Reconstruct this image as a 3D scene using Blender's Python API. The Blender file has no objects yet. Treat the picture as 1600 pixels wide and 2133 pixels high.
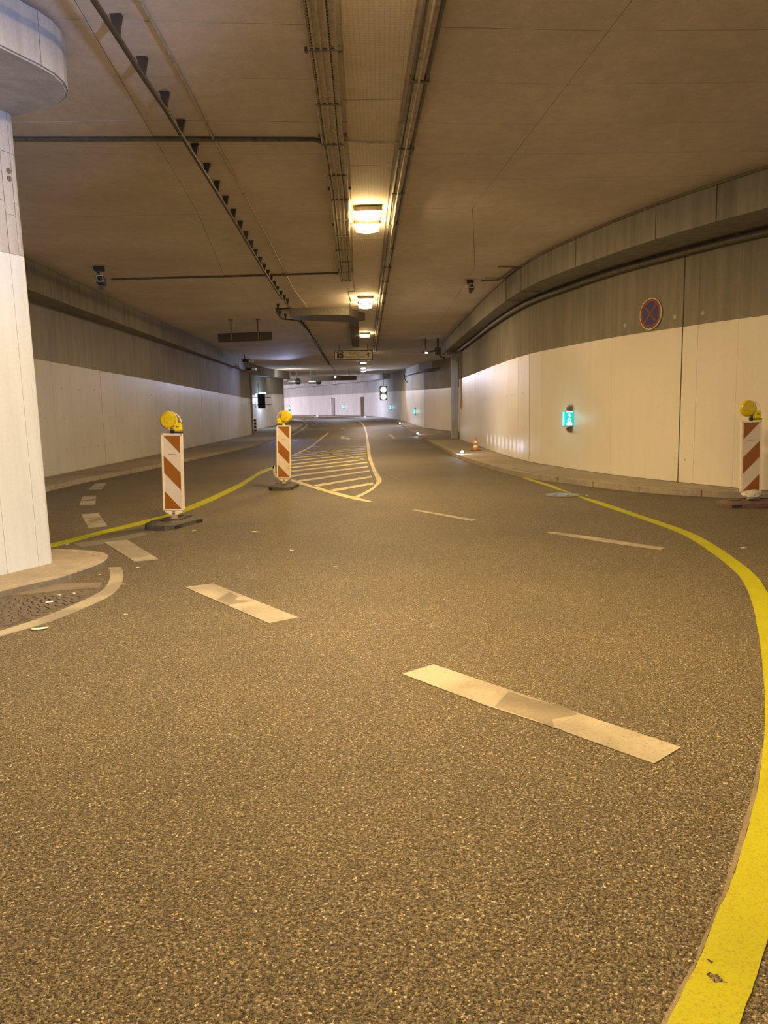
import bpy, bmesh, math, random
from mathutils import Vector, Matrix
random.seed(7)
C = bpy.context.scene.collection
# ------------------------------------------------------------------ camera
F = 1560.0; PITCH = math.radians(7.70); ROLL = 0.02; HC = 1.34
fw = Vector((0, math.cos(PITCH), -math.sin(PITCH))); r0 = Vector((1, 0, 0)); u0 = Vector((0, math.sin(PITCH), math.cos(PITCH)))
rt = r0*math.cos(ROLL) - u0*math.sin(ROLL); up = u0*math.cos(ROLL) + r0*math.sin(ROLL)
EYE = Vector((0, 0, HC))
cd = bpy.data.cameras.new('camera'); cam = bpy.data.objects.new('camera', cd); C.objects.link(cam)
cam.matrix_world = Matrix(((rt.x, up.x, -fw.x, 0), (rt.y, up.y, -fw.y, 0), (rt.z, up.z, -fw.z, HC), (0, 0, 0, 1)))
cd.sensor_fit = 'VERTICAL'; cd.sensor_height = 24.0; cd.lens = 24.0*F/2133.0; cd.clip_start = 0.05; cd.clip_end = 600
bpy.context.scene.camera = cam
# ------------------------------------------------------------------ world, exposure, main lights
w = bpy.data.worlds.new('world'); bpy.context.scene.world = w; w.use_nodes = True
bgn = w.node_tree.nodes['Background']; bgn.inputs[0].default_value = (0.50, 0.62, 1.0, 1); bgn.inputs[1].default_value = 0.26
vs = bpy.context.scene.view_settings; vs.view_transform = 'Standard'; vs.look = 'None'; vs.gamma = 1.0; vs.use_curve_mapping = False
vs.exposure = 0.9
WARM = (1.0, 0.64, 0.25); COOL = (0.72, 0.80, 1.0); NEUT = (1.0, 0.90, 0.86)
LAMP_W = 60.0

def area(name, loc, target, sx, sy, watt, col, spread=math.pi, parent=None):
    l = bpy.data.lights.new(name, 'AREA'); l.shape = 'RECTANGLE'; l.size = sx; l.size_y = sy; l.energy = watt; l.color = col; l.spread = spread
    o = bpy.data.objects.new(name, l); C.objects.link(o); o.location = loc
    o.rotation_euler = (Vector(target)-Vector(loc)).to_track_quat('-Z', 'Y').to_euler()
    if parent: o.parent = parent
    return o
def point(name, loc, watt, col, r=0.03, parent=None):
    l = bpy.data.lights.new(name, 'POINT'); l.energy = watt; l.color = col; l.shadow_soft_size = r
    o = bpy.data.objects.new(name, l); C.objects.link(o); o.location = loc
    if parent: o.parent = parent
    return o
def spot(name, loc, target, watt, col, ang, blend=0.6, r=0.15):
    l = bpy.data.lights.new(name, 'SPOT'); l.energy = watt; l.color = col; l.shadow_soft_size = r; l.spot_size = math.radians(ang); l.spot_blend = blend
    o = bpy.data.objects.new(name, l); C.objects.link(o); o.location = loc
    o.rotation_euler = (Vector(target)-Vector(loc)).to_track_quat('-Z', 'Y').to_euler(); return o
# unseen fill spots added right of the camera to brighten the pier
spot('pier_fill_spot', (4.6, -1.5, 3.4), (-3.1, 6.2, 1.1), 900, (0.74, 0.82, 1.0), 34, 0.9, 0.25)
spot('pier_fill_spot', (3.6, -1.0, 1.6), (-3.2, 6.0, 3.9), 1100, (0.52, 0.62, 1.0), 26, 0.9, 0.25)
# cool strip lighting around the bend, out of sight behind the left corner
for (x, y) in ((-14, 84), (-13, 76), (-22, 92), (-20, 100)):
    area('bend_light', (x, y, 4.9), (x+2, y+4, 0), 0.4, 3.0, 900, (1.0, 0.86, 0.93))
area('bend_light', (-4.0, 74, 4.75), (-3, 75, 0), 0.4, 2.5, 420, (0.80, 0.82, 1.0))  # extra unseen light added to brighten the road at the bend
spot('pillar_fill_spot', (-3.0, 22.0, 3.9), (3.1, 32.0, 2.0), 330, (0.45, 0.58, 1.0), 12, 0.6, 0.1)  # unseen spot added to turn the slim pillar bluish
# cool fill spots without fixtures, added to wash the left wall
spot('left_wall_fill_spot', (-5.2, 43.5, 3.5), (-7.5, 31.0, 1.9), 300, (0.50, 0.60, 1.0), 85, 1.0, 0.3)
spot('left_wall_fill_spot', (-4.9, 1.5, 3.6), (-7.1, 17.0, 2.5), 420, (0.52, 0.58, 1.0), 60, 1.0, 0.3)
spot('far_wall_fill_spot', (-1.5, 63.0, 4.3), (2.5, 53.5, 2.4), 1200, (0.78, 0.79, 1.0), 62, 1.0, 0.2)  # unseen spot added to brighten the far right wall

# ------------------------------------------------------------------ survey helpers
LP = [(-60, 0), (46, 0), (57.6, .27), (69, .5), (81, .7), (87, .77), (107, .88), (200, .92)]
def lift(Y):
    for (a, za), (b, zb) in zip(LP, LP[1:]):
        if Y <= b: return za + (zb-za)*(Y-a)/(b-a)
    return LP[-1][1]
def ray(x, y): return fw + rt*((x-800)/F) + up*((1066.5-y)/F)
def at(x, y, z=0.0):
    """point of the surface z + lift(Y) seen in that direction"""
    d = ray(x, y); s0 = 1.0 if z > HC else -1.0
    t = (z-HC)/d.z if d.z*s0 > 1e-4 else 400.0
    if t > 0 and d.y*t <= 46: return (d.x*t, d.y*t)
    a = 0.0
    f = lambda q: (HC+d.z*q-z-lift(d.y*q))*s0
    q = 44.0/d.y
    while f(q) < 0 and q < 250: a = q; q += 0.5
    lo, hi = a, q
    for _ in range(30):
        m = (lo+hi)/2
        if f(m) < 0: lo = m
        else: hi = m
    return (d.x*hi, d.y*hi)
def onY(x, y, Y):
    d = ray(x, y); p = EYE + d*(Y/d.y); return p
SW = 0.09; CEIL = 4.25; SOF = 3.75

# ------------------------------------------------------------------ mesh helpers
class MB:
    def __init__(s): s.v = []; s.f = []
    def add(s, vs, fs):
        o = len(s.v); s.v += [tuple(v) for v in vs]; s.f += [tuple(i+o for i in f) for f in fs]; return s
    def box(s, c, d, rz=0.0, M=None):
        x, y, z = d[0]/2, d[1]/2, d[2]/2
        vs = [Vector((i*x, j*y, k*z)) for k in (-1, 1) for j in (-1, 1) for i in (-1, 1)]
        R = M if M else Matrix.Rotation(rz, 3, 'Z'); vs = [R @ v + Vector(c) for v in vs]
        return s.add(vs, [(0, 2, 3, 1), (4, 5, 7, 6), (0, 1, 5, 4), (2, 6, 7, 3), (0, 4, 6, 2), (1, 3, 7, 5)])
    def prism(s, pts, z0, z1, f=None):
        """plan polygon extruded; f(x,y) gives the extra height"""
        a = 0
        for (x, y), (p, q) in zip(pts, pts[1:]+pts[:1]): a += x*q-p*y
        if a < 0: pts = pts[::-1]
        n = len(pts); g = f or (lambda x, y: 0)
        vs = [(x, y, z0+g(x, y)) for x, y in pts] + [(x, y, z1+g(x, y)) for x, y in pts]
        fs = [tuple(reversed(range(n))), tuple(range(n, 2*n))] + [(i, (i+1) % n, n+(i+1) % n, n+i) for i in range(n)]
        return s.add(vs, fs)
    def tube(s, pts, r, n=8, caps=True):
        pts = [Vector(p) for p in pts]; m = len(pts); vs = []; prev = None
        for i, p in enumerate(pts):
            t = (pts[min(i+1, m-1)] - pts[max(i-1, 0)]).normalized()
            a = Vector((0, 0, 1)) if abs(t.z) < .95 else Vector((1, 0, 0))
            if prev is not None: a = prev
            b = t.cross(a).normalized(); a2 = b.cross(t).normalized(); prev = a2
            rr = r[i] if isinstance(r, (list, tuple)) else r
            for k in range(n):
                q = 2*math.pi*k/n; vs.append(p + (b*math.cos(q)+a2*math.sin(q))*rr)
        fs = [(i*n+k, i*n+(k+1) % n, (i+1)*n+(k+1) % n, (i+1)*n+k) for i in range(m-1) for k in range(n)]
        if caps: fs += [tuple(reversed(range(n))), tuple(range((m-1)*n, m*n))]
        return s.add(vs, fs)
    def lathe(s, prof, n=20, M=None, o=(0, 0, 0)):
        vs = []; M = M or Matrix.Identity(3)
        for (r, z) in prof:
            for k in range(n):
                q = 2*math.pi*k/n; vs.append(M @ Vector((r*math.cos(q), r*math.sin(q), z)) + Vector(o))
        m = len(prof)
        fs = [(i*n+k, i*n+(k+1) % n, (i+1)*n+(k+1) % n, (i+1)*n+k) for i in range(m-1) for k in range(n)]
        fs += [tuple(reversed(range(n))), tuple(range((m-1)*n, m*n))]
        return s.add(vs, fs)
    def build(s, name, m, parent=None, smooth=False, bevel=0.0, label=None, kind=None):
        me = bpy.data.meshes.new(name); me.from_pydata(s.v, [], s.f); me.update()
        bm = bmesh.new(); bm.from_mesh(me); bmesh.ops.recalc_face_normals(bm, faces=bm.faces[:])
        if bevel: bmesh.ops.bevel(bm, geom=bm.edges[:], offset=bevel, segments=2, affect='EDGES', clamp_overlap=True)
        bm.to_mesh(me); bm.free()
        if smooth:
            for p in me.polygons: p.use_smooth = True
            me.set_sharp_from_angle(angle=math.radians(40))
        me.materials.append(m)
        o = bpy.data.objects.new(name, me); C.objects.link(o)
        if parent: o.parent = parent
        if label: o['label'] = label
        if kind: o['kind'] = kind
        return o
def empty(name, loc=(0, 0, 0), rz=0.0):
    o = bpy.data.objects.new(name, None); C.objects.link(o); o.location = loc; o.rotation_euler = (0, 0, rz); o.empty_display_size = 0.1; return o
def tag(o, label, cat, group=None):
    o['label'] = label; o['category'] = cat
    if group: o['group'] = group
    return o
def struct(o, label=None):
    o['kind'] = 'structure'
    if label: o['label'] = label
    return o
def copy_tree(o, parent=None):
    c = o.copy(); C.objects.link(c)
    if parent: c.parent = parent
    for ch in [q for q in bpy.data.objects if q.parent == o]: copy_tree(ch, c)
    return c

# ------------------------------------------------------------------ materials
def nt(name):
    m = bpy.data.materials.new(name); m.use_nodes = True; t = m.node_tree; return m, t, t.nodes['Principled BSDF']
def N(t, kind, **kw):
    n = t.nodes.new(kind)
    for k, v in kw.items():
        if k in ('ins',):
            for a, b in v.items(): n.inputs[a].default_value = b
        else: setattr(n, k, v)
    return n
def ramp(t, src, stops):
    r = N(t, 'ShaderNodeValToRGB'); e = r.color_ramp.elements
    while len(e) < len(stops): e.new(0.5)
    for el, (p, c) in zip(e, stops): el.position = p; el.color = (c, c, c, 1) if not isinstance(c, tuple) else c+(1,)
    t.links.new(src, r.inputs[0]); return r
def mixc(t, fac, a, b, mode='MIX'):
    m = N(t, 'ShaderNodeMix', data_type='RGBA', blend_type=mode)
    for inp, v in ((m.inputs[0], fac), (m.inputs[6], a), (m.inputs[7], b)):
        if isinstance(v, (int, float)): inp.default_value = v
        elif isinstance(v, tuple): inp.default_value = v+(1,)
        else: t.links.new(v, inp)
    return m.outputs[2]
def plain(name, col, rough=0.6, metal=0.0, var=0.12, scale=12.0, bump=0.0, emit=None, es=0.0, spec=0.5):
    m, t, b = nt(name)
    tc = N(t, 'ShaderNodeTexCoord'); no = N(t, 'ShaderNodeTexNoise', ins={'Scale': scale, 'Detail': 6.0, 'Roughness': .6}); t.links.new(tc.outputs['Object'], no.inputs['Vector'])
    r = ramp(t, no.outputs[0], [(0.3, 1.0-var), (0.7, 1.0+var*0.4)])
    t.links.new(mixc(t, 1.0, tuple(col), r.outputs[0], 'MULTIPLY'), b.inputs['Base Color'])
    b.inputs['Roughness'].default_value = rough; b.inputs['Metallic'].default_value = metal; b.inputs['Specular IOR Level'].default_value = spec
    if emit: b.inputs['Emission Color'].default_value = tuple(emit)+(1,); b.inputs['Emission Strength'].default_value = es
    if bump:
        bp = N(t, 'ShaderNodeBump', ins={'Strength': bump, 'Distance': 0.01}); t.links.new(no.outputs[0], bp.inputs['Height']); t.links.new(bp.outputs[0], b.inputs['Normal'])
    return m
def concrete(name, col, streak=0.3, blotch=0.25, fine=0.12, rough=0.8, bump=0.25, zs=0.35, grid=0.0, dirt=None):
    m, t, b = nt(name); tc = N(t, 'ShaderNodeTexCoord')
    mp = N(t, 'ShaderNodeMapping', ins={'Scale': (5.0, 5.0, zs)}); t.links.new(tc.outputs['Object'], mp.inputs[0])
    n1 = N(t, 'ShaderNodeTexNoise', ins={'Scale': 1.3, 'Detail': 8.0, 'Roughness': .65}); t.links.new(mp.outputs[0], n1.inputs['Vector'])
    n2 = N(t, 'ShaderNodeTexNoise', ins={'Scale': 0.55, 'Detail': 5.0, 'Roughness': .55}); t.links.new(tc.outputs['Object'], n2.inputs['Vector'])
    n3 = N(t, 'ShaderNodeTexNoise', ins={'Scale': 45.0, 'Detail': 4.0, 'Roughness': .7}); t.links.new(tc.outputs['Object'], n3.inputs['Vector'])
    c = mixc(t, 1.0, tuple(col), ramp(t, n1.outputs[0], [(0.3, 1-streak), (0.65, 1.0)]).outputs[0], 'MULTIPLY')
    c = mixc(t, 1.0, c, ramp(t, n2.outputs[0], [(0.3, 1-blotch), (0.7, 1.0)]).outputs[0], 'MULTIPLY')
    c = mixc(t, 1.0, c, ramp(t, n3.outputs[0], [(0.25, 1-fine), (0.75, 1.0+fine*.5)]).outputs[0], 'MULTIPLY')
    h = n3.outputs[0]
    if grid:
        for ax in ('X', 'Y'):
            wv = N(t, 'ShaderNodeTexWave', wave_type='BANDS', bands_direction=ax, ins={'Scale': 8.0, 'Distortion': 0.3}); t.links.new(tc.outputs['Object'], wv.inputs['Vector'])
            c = mixc(t, 1.0, c, ramp(t, wv.outputs[1], [(0.0, 1-grid), (0.25, 1.0)]).outputs[0], 'MULTIPLY')
    t.links.new(c, b.inputs['Base Color']); b.inputs['Roughness'].default_value = rough; b.inputs['Specular IOR Level'].default_value = 0.3 if rough < .7 else 0.08
    bp = N(t, 'ShaderNodeBump', ins={'Strength': bump, 'Distance': 0.006}); t.links.new(h, bp.inputs['Height']); t.links.new(bp.outputs[0], b.inputs['Normal'])
    return m
def asphalt(name, dark=0.06, light=0.155, bright=0.55, sc=185.0, bump=1.0):
    m, t, b = nt(name); tc = N(t, 'ShaderNodeTexCoord')
    v1 = N(t, 'ShaderNodeTexVoronoi', ins={'Scale': sc, 'Randomness': 1.0}); t.links.new(tc.outputs['Object'], v1.inputs['Vector'])
    sp = N(t, 'ShaderNodeSeparateColor'); t.links.new(v1.outputs['Color'], sp.inputs[0])
    r1 = ramp(t, sp.outputs[0], [(0.0, dark*.7), (0.30, light*.75), (0.80, light*1.15), (0.95, light*1.9), (0.99, bright)])
    n1 = N(t, 'ShaderNodeTexNoise', ins={'Scale': sc*.5, 'Detail': 4.0, 'Roughness': .85}); t.links.new(tc.outputs['Object'], n1.inputs['Vector'])
    n2 = N(t, 'ShaderNodeTexNoise', ins={'Scale': 0.8, 'Detail': 6.0, 'Roughness': .6}); t.links.new(tc.outputs['Object'], n2.inputs['Vector'])
    c = mixc(t, 1.0, r1.outputs[0], ramp(t, n1.outputs[0], [(0.40, 0.16), (0.58, 1.40)]).outputs[0], 'MULTIPLY')
    c = mixc(t, 1.0, c, ramp(t, n2.outputs[0], [(0.3, (0.86, 0.75, 0.56)), (0.7, (1.16, 0.98, 0.64))]).outputs[0], 'MULTIPLY')
    t.links.new(c, b.inputs['Base Color']); b.inputs['Roughness'].default_value = 0.62; b.inputs['Specular IOR Level'].default_value = 0.4
    ad = N(t, 'ShaderNodeMath', operation='SUBTRACT'); t.links.new(n1.outputs[0], ad.inputs[0]); t.links.new(v1.outputs['Distance'], ad.inputs[1])
    bp = N(t, 'ShaderNodeBump', ins={'Strength': bump, 'Distance': 0.006}); t.links.new(ad.outputs[0], bp.inputs['Height']); t.links.new(bp.outputs[0], b.inputs['Normal'])
    return m
def paint(name, col, under=(0.10, 0.095, 0.09), wear=0.35, tint=None, sc=60.0, edge=0.56):
    m, t, b = nt(name); tc = N(t, 'ShaderNodeTexCoord')
    n1 = N(t, 'ShaderNodeTexNoise', ins={'Scale': sc, 'Detail': 6.0, 'Roughness': .75}); t.links.new(tc.outputs['Object'], n1.inputs['Vector'])
    n2 = N(t, 'ShaderNodeTexNoise', ins={'Scale': 2.2, 'Detail': 4.0, 'Distortion': .6}); t.links.new(tc.outputs['Object'], n2.inputs['Vector'])
    c = mixc(t, ramp(t, n1.outputs[0], [(0.50, 0.0), (0.66, 1.0)]).outputs[0], tuple(col), tuple(tint or [q*.8 for q in col]))
    c = mixc(t, 1.0, c, ramp(t, n2.outputs[0], [(0.35, 1-wear), (0.6, 1.0)]).outputs[0], 'MULTIPLY')
    n3 = N(t, 'ShaderNodeTexNoise', ins={'Scale': sc*1.7, 'Detail': 3.0}); t.links.new(tc.outputs['Object'], n3.inputs['Vector'])
    c = mixc(t, ramp(t, n3.outputs[0], [(0.66, 0.0), (0.72, 1.0)]).outputs[0], c, under)
    t.links.new(c, b.inputs['Base Color']); b.inputs['Roughness'].default_value = 0.6; b.inputs['Specular IOR Level'].default_value = 0.3
    bp = N(t, 'ShaderNodeBump', ins={'Strength': .5, 'Distance': 0.004}); t.links.new(n1.outputs[0], bp.inputs['Height']); t.links.new(bp.outputs[0], b.inputs['Normal'])
    return m
M = {}
M['asphalt'] = asphalt('asphalt')
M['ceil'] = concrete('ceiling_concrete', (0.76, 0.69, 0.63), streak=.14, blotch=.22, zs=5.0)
M['mesh'] = concrete('ceiling_mesh', (0.78, 0.70, 0.60), streak=.10, blotch=.15, zs=5.0, grid=0.14)
M['conc'] = concrete('wall_concrete', (0.30, 0.285, 0.25), streak=.30, blotch=.25)
M['conc_pale'] = concrete('pale_concrete', (0.50, 0.50, 0.52), streak=.30, blotch=.18)
M['pillar'] = concrete('pillar_concrete_coollit', (0.62, 0.66, 0.78), streak=.3, blotch=.15)  # blue tint stands in for cool light on the pillar
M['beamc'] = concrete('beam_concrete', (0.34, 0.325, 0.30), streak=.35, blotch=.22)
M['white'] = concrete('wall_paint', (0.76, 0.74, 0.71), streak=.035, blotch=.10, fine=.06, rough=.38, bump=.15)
M['pier_white_coollit'] = concrete('pier_paint_coollit', (0.60, 0.66, 0.74), streak=.12, blotch=.10, fine=.06, rough=.45, bump=.15)  # white paint cooled in colour to imitate cooler light on the pier
M['white_left_shaded'] = concrete('left_wall_paint_shaded', (0.60, 0.61, 0.63), streak=.05, blotch=.15, fine=.06, rough=.38, bump=.15)  # wall paint darkened and cooled to imitate the dimmer light on this side
M['conc_left_coollit'] = concrete('left_concrete_coollit', (0.38, 0.37, 0.38), streak=.25, blotch=.2)  # concrete lightened and cooled, standing in for cool light on the left
M['white_far'] = concrete('wall_paint_far', (0.80, 0.78, 0.80), streak=.22, blotch=.12, fine=.05, rough=.45, bump=.1)
M['walk'] = concrete('pavement', (0.40, 0.36, 0.31), streak=.2, blotch=.3, fine=.25, zs=5.0, bump=.5)
M['kerb'] = concrete('kerb_concrete', (0.44, 0.40, 0.35), streak=.3, blotch=.25, fine=.25, zs=5.0, bump=.5)
M['dark'] = plain('dark_gap', (0.03, 0.03, 0.03), .9)
M['mark'] = paint('white_road_paint', (0.36, 0.335, 0.29), sc=45)
M['mark_pale'] = paint('cream_road_paint', (0.50, 0.45, 0.26), sc=45, wear=.15)
M['mark_dirty'] = paint('faded_road_paint', (0.20, 0.175, 0.15), wear=.5)
M['yellow'] = paint('yellow_road_tape', (0.36, 0.385, 0.003), tint=(0.30, 0.215, 0.008), wear=.12, sc=120)
M['smear'] = paint('tyre_rubbed_paint', (0.235, 0.21, 0.18), sc=45, wear=.4)
M['residue'] = paint('tape_residue', (0.24, 0.205, 0.155), under=(0.07, 0.06, 0.05), tint=(0.10, 0.085, 0.065), wear=.5, sc=110)
M['ghost'] = plain('ground_off_line', (0.17, 0.155, 0.14), .8, var=.5, scale=60)
M['plastic'] = plain('cream_plastic', (0.85, 0.78, 0.66), .4)
M['reflw'] = plain('white_sheeting', (0.68, 0.62, 0.56), .35, var=.06)
M['reflr'] = plain('red_sheeting', (0.30, 0.11, 0.012), .35, var=.10, scale=200)
M['lensy'] = plain('amber_lens', (0.72, 0.56, 0.01), .18, var=.35, scale=28)
M['boxy'] = plain('yellow_plastic', (0.82, 0.70, 0.02), .4)
M['black'] = plain('black_plastic', (0.02, 0.02, 0.025), .5)
M['rubber'] = plain('rubber', (0.085, 0.08, 0.075), .8, var=.5, scale=30, bump=.6)
M['rubber_red'] = plain('reddish_rubber', (0.16, 0.10, 0.09), .8, var=.4, scale=30, bump=.6)
M['galv'] = plain('galvanised', (0.48, 0.43, 0.34), .6, .15, var=.35, scale=20)
M['galv_dark'] = plain('dirty_galvanised', (0.17, 0.155, 0.13), .6, .3, var=.4, scale=20)
M['steel'] = plain('steel', (0.45, 0.47, 0.52), .35, .7)
M['cable'] = plain('cable_black', (0.055, 0.042, 0.034), .6)
M['lamp'] = plain('lamp_glass', (0.9, 0.85, 0.7), .3, emit=(1.0, 0.68, 0.30), es=95.0)
M['lamp_far'] = plain('far_lamp_glass', (0.9, 0.85, 0.7), .3, emit=(1.0, 0.90, 0.72), es=6.0)
M['led'] = plain('led_glass', (0.8, 0.9, 1), .3, emit=(0.72, 0.86, 1.0), es=9.0)
M['cyan'] = plain('lit_green', (0.0, 0.35, 0.32), .4, emit=(0.0, 0.50, 0.52), es=0.55)
M['cyanw'] = plain('lit_white', (0.7, 0.95, 0.95), .4, emit=(0.62, 0.98, 1.0), es=0.75)
M['signal'] = plain('signal_green', (0.4, 0.9, 0.85), .3, emit=(0.42, 0.98, 0.95), es=1.0)
M['red'] = plain('sign_red', (0.19, 0.06, 0.03), .5)
M['blue'] = plain('sign_blue', (0.04, 0.04, 0.20), .45)
M['pblue'] = plain('parking_blue', (0.06, 0.06, 0.16), .5)
M['signw'] = plain('sign_face', (0.85, 0.78, 0.66), .5)
M['board'] = plain('board_back', (0.055, 0.042, 0.03), .7)
M['ink'] = plain('sign_ink', (0.05, 0.04, 0.04), .6)
M['doorg'] = plain('grey_door_paint', (0.40, 0.37, 0.38), .5)
M['doorb'] = plain('brown_door_paint', (0.16, 0.11, 0.06), .6)
M['orange'] = plain('cone_orange', (0.55, 0.20, 0.05), .5)
M['paper'] = plain('paper', (0.80, 0.77, 0.70), .7)
M['wrap'] = plain('clear_wrap', (0.62, 0.62, 0.60), .22, var=.3, scale=40, bump=.8)
M['lid'] = plain('cast_iron_lid', (0.20, 0.22, 0.26), .28, .75, var=.3, scale=30, bump=.5)
M['cobble'] = plain('cobble_stone', (0.12, 0.10, 0.085), .7, var=.4, scale=30, bump=.5)

# ------------------------------------------------------------------ path / panel helpers
class Path:
    def __init__(s, pts):
        s.p = [Vector(q) for q in pts]; s.s = [0.0]
        for a, b in zip(s.p, s.p[1:]): s.s.append(s.s[-1]+(b-a).length)
        s.L = s.s[-1]
    def at(s, t):
        t = min(max(t, 0.0), s.L)
        for i in range(len(s.p)-1):
            if t <= s.s[i+1] or i == len(s.p)-2:
                a, b = s.p[i], s.p[i+1]; k = (t-s.s[i])/max(1e-9, s.s[i+1]-s.s[i]); return a.lerp(b, k)
    def tan(s, t):
        return (s.at(t+.15)-s.at(t-.15)).normalized()
    def nrm(s, t):                                   # left of the direction of travel
        d = s.tan(t); return Vector((-d.y, d.x))
    def sub(s, a, b):
        return [a] + [q for q in s.s if a+1e-3 < q < b-1e-3] + [b]
    def hit(s, px, py=850):                          # arc length where the direction of a pixel column meets the path
        best = None; d = ray(px, py); d2 = Vector((d.x, d.y)).normalized(); e = 1e9
        for i in range(int(s.L/0.02)):
            q = s.at(i*0.02)
            if q.y < 3: continue
            c = abs(d2.x*q.y-d2.y*q.x)/q.length
            if c < e: e = c; best = i*0.02
        return best
def catmull(pts, n=6):
    P = [Vector(p) for p in pts]; out = []
    for i in range(len(P)-1):
        a = P[max(i-1, 0)]; b = P[i]; c = P[i+1]; d = P[min(i+2, len(P)-1)]
        for k in range(n):
            t = k/n; out.append(.5*((2*b)+(c-a)*t+(2*a-5*b+4*c-d)*t*t+(3*b-a-3*c+d)*t**3))
    out.append(P[-1]); return out
def slab(path, a, b, z0, z1, o0, o1, mb=None):
    """wall piece along path from a to b, between offsets o0 and o1 (left = positive)"""
    mb = mb or MB(); ss = path.sub(a, b); vs = []
    for t in ss:
        p = path.at(t); n = path.nrm(t); g = lift(p.y)
        for (o, z) in ((o0, z0), (o1, z0), (o1, z1), (o0, z1)):
            q = p+n*o; vs.append((q.x, q.y, z+g))
    fs = []
    for i in range(len(ss)-1):
        for k in range(4): fs.append((i*4+k, i*4+(k+1) % 4, (i+1)*4+(k+1) % 4, (i+1)*4+k))
    e = (len(ss)-1)*4; fs += [(3, 2, 1, 0), (e, e+1, e+2, e+3)]
    return mb.add(vs, fs)
def densify(pts, step=4.0):
    out = [Vector(pts[0])]
    for a, b in zip(pts, pts[1:]):
        a = Vector(a); b = Vector(b); n = max(1, int((b-a).length/step))
        out += [a.lerp(b, k/n) for k in range(1, n+1)]
    return out

# ------------------------------------------------------------------ floor
xs = [-40, -25, -12, -7, -3, 0, 3, 6, 13]; ys = [-14, -6, 0, 6, 12, 20, 30, 40, 46, 50, 54, 57.6, 63, 69, 75, 81, 87, 97, 107, 130]
mb = MB(); vs = [(x, y, lift(y)) for y in ys for x in xs]; nx = len(xs)
mb.add(vs, [(j*nx+i, j*nx+i+1, (j+1)*nx+i+1, (j+1)*nx+i) for j in range(len(ys)-1) for i in range(nx-1)])
n0 = len(vs); mb.add([(xs[0], ys[0], -.3), (xs[-1], ys[0], -.3), (xs[-1], ys[-1], -.3), (xs[0], ys[-1], -.3)], [(0, 1, 2, 3)])
floor = mb.build('floor', M['asphalt']); struct(floor, 'grey speckled asphalt roadway of the underpass')
def plate(name, pts, m, h=0.004, z=0.0, parent=floor, label=None, px=True):
    P = [at(x, y, z) for x, y in pts] if px else pts
    return MB().prism(P, z-0.002, z+h, lambda x, y: lift(y)).build(name, m, parent, label=label)
def ribbon(name, A, B, m, h=0.004, parent=floor, label=None, px=True, sub=3, jit=0.0):
    a = [Vector(at(*p)) for p in A] if px else [Vector(p) for p in A]
    b = [Vector(at(*p)) for p in B] if px else [Vector(p) for p in B]
    a = catmull(a, sub); b = catmull(b, sub); vs = []
    for p, q in zip(a, b):
        if jit: p = p+Vector((random.uniform(-jit, jit), random.uniform(-jit, jit))); q = q+Vector((random.uniform(-jit, jit), random.uniform(-jit, jit)))
        for (v, z) in ((p, -.002), (q, -.002), (q, h), (p, h)): vs.append((v.x, v.y, z+lift(v.y)))
    n = len(a); fs = [(i*4+k, i*4+(k+1) % 4, (i+1)*4+(k+1) % 4, (i+1)*4+k) for i in range(n-1) for k in range(4)]
    fs += [(3, 2, 1, 0), ((n-1)*4, (n-1)*4+1, (n-1)*4+2, (n-1)*4+3)]
    return MB().add(vs, fs).build(name, m, parent, label=label)
# white lane dashes
for i, (pts, m) in enumerate([
    ([(198,1008),(222,1006),(212,1019),(184,1020)], 'mark'), ([(172,1034),(201,1033),(198,1051),(165,1053)], 'mark'),
    ([(169,1072),(205,1069),(224,1096),(184,1100)], 'mark'), ([(216,1130),(265,1125),(330,1165),(280,1170)], 'mark'),
    ([(386,1224),(443,1216),(622,1287),(560,1299)], 'mark'), ([(838,1405),(903,1385),(1055,1436),(1250,1502),(1419,1558),(1362,1592),(1175,1525),(1168,1521),(1010,1470)], 'mark'),
    ([(1140,1110),(1151,1108),(1243,1120),(1386,1142),(1377,1146),(1243,1127)], 'mark'), ([(857,1063),(867,1062),(992,1083),(983,1086)], 'mark'),
    ([(792,982),(796,981),(836,1001),(830,1002)], 'ghost')]):
    plate('lane_dash', pts, M[m])
# tyre smears on the two big dashes
for pts in ([(1030,1474),(1060,1441),(1100,1456),(1180,1476),(1205,1490),(1150,1500),(1155,1519),(1120,1503)], [(448,1252),(478,1234),(496,1243),(490,1250),(528,1253),(500,1257),(475,1262)],
            [(182,1085),(208,1079),(212,1083),(190,1089)], [(170,1043),(198,1039),(199,1042),(185,1044)]):
    plate('tyre_smear', pts, M['smear'], h=0.0046)
# hatched island (points measured on the road)
def c1(p): return (560+p[0]/6.154, 860+p[1]/6.154)
ribbon('border_line', [c1(p) for p in [(288,850),(540,925),(760,990),(1080,1075),(1335,1140)]], [c1(p) for p in [(288,882),(520,952),(760,1027),(1000,1092),(1290,1150)]], M['mark_pale'])
ribbon('border_line', [c1(p) for p in [(1080,1080),(1200,1030),(1330,955),(1380,885),(1375,845),(1330,745),(1300,650),(1270,570),(1255,420),(1238,250),(1215,180),(1180,130),(1120,100)]],
       [c1(p) for p in [(1140,1095),(1300,1010),(1400,930),(1445,885),(1435,830),(1380,745),(1340,650),(1310,560),(1292,420),(1258,250),(1232,175),(1200,128),(1150,98)]], M['mark_pale'])
ribbon('border_line', [c1(p) for p in [(290,543),(460,468),(560,408),(680,310),(758,248)]], [c1(p) for p in [(290,562),(470,482),(567,425),(692,325),(770,250)]], M['mark_pale'])
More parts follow.
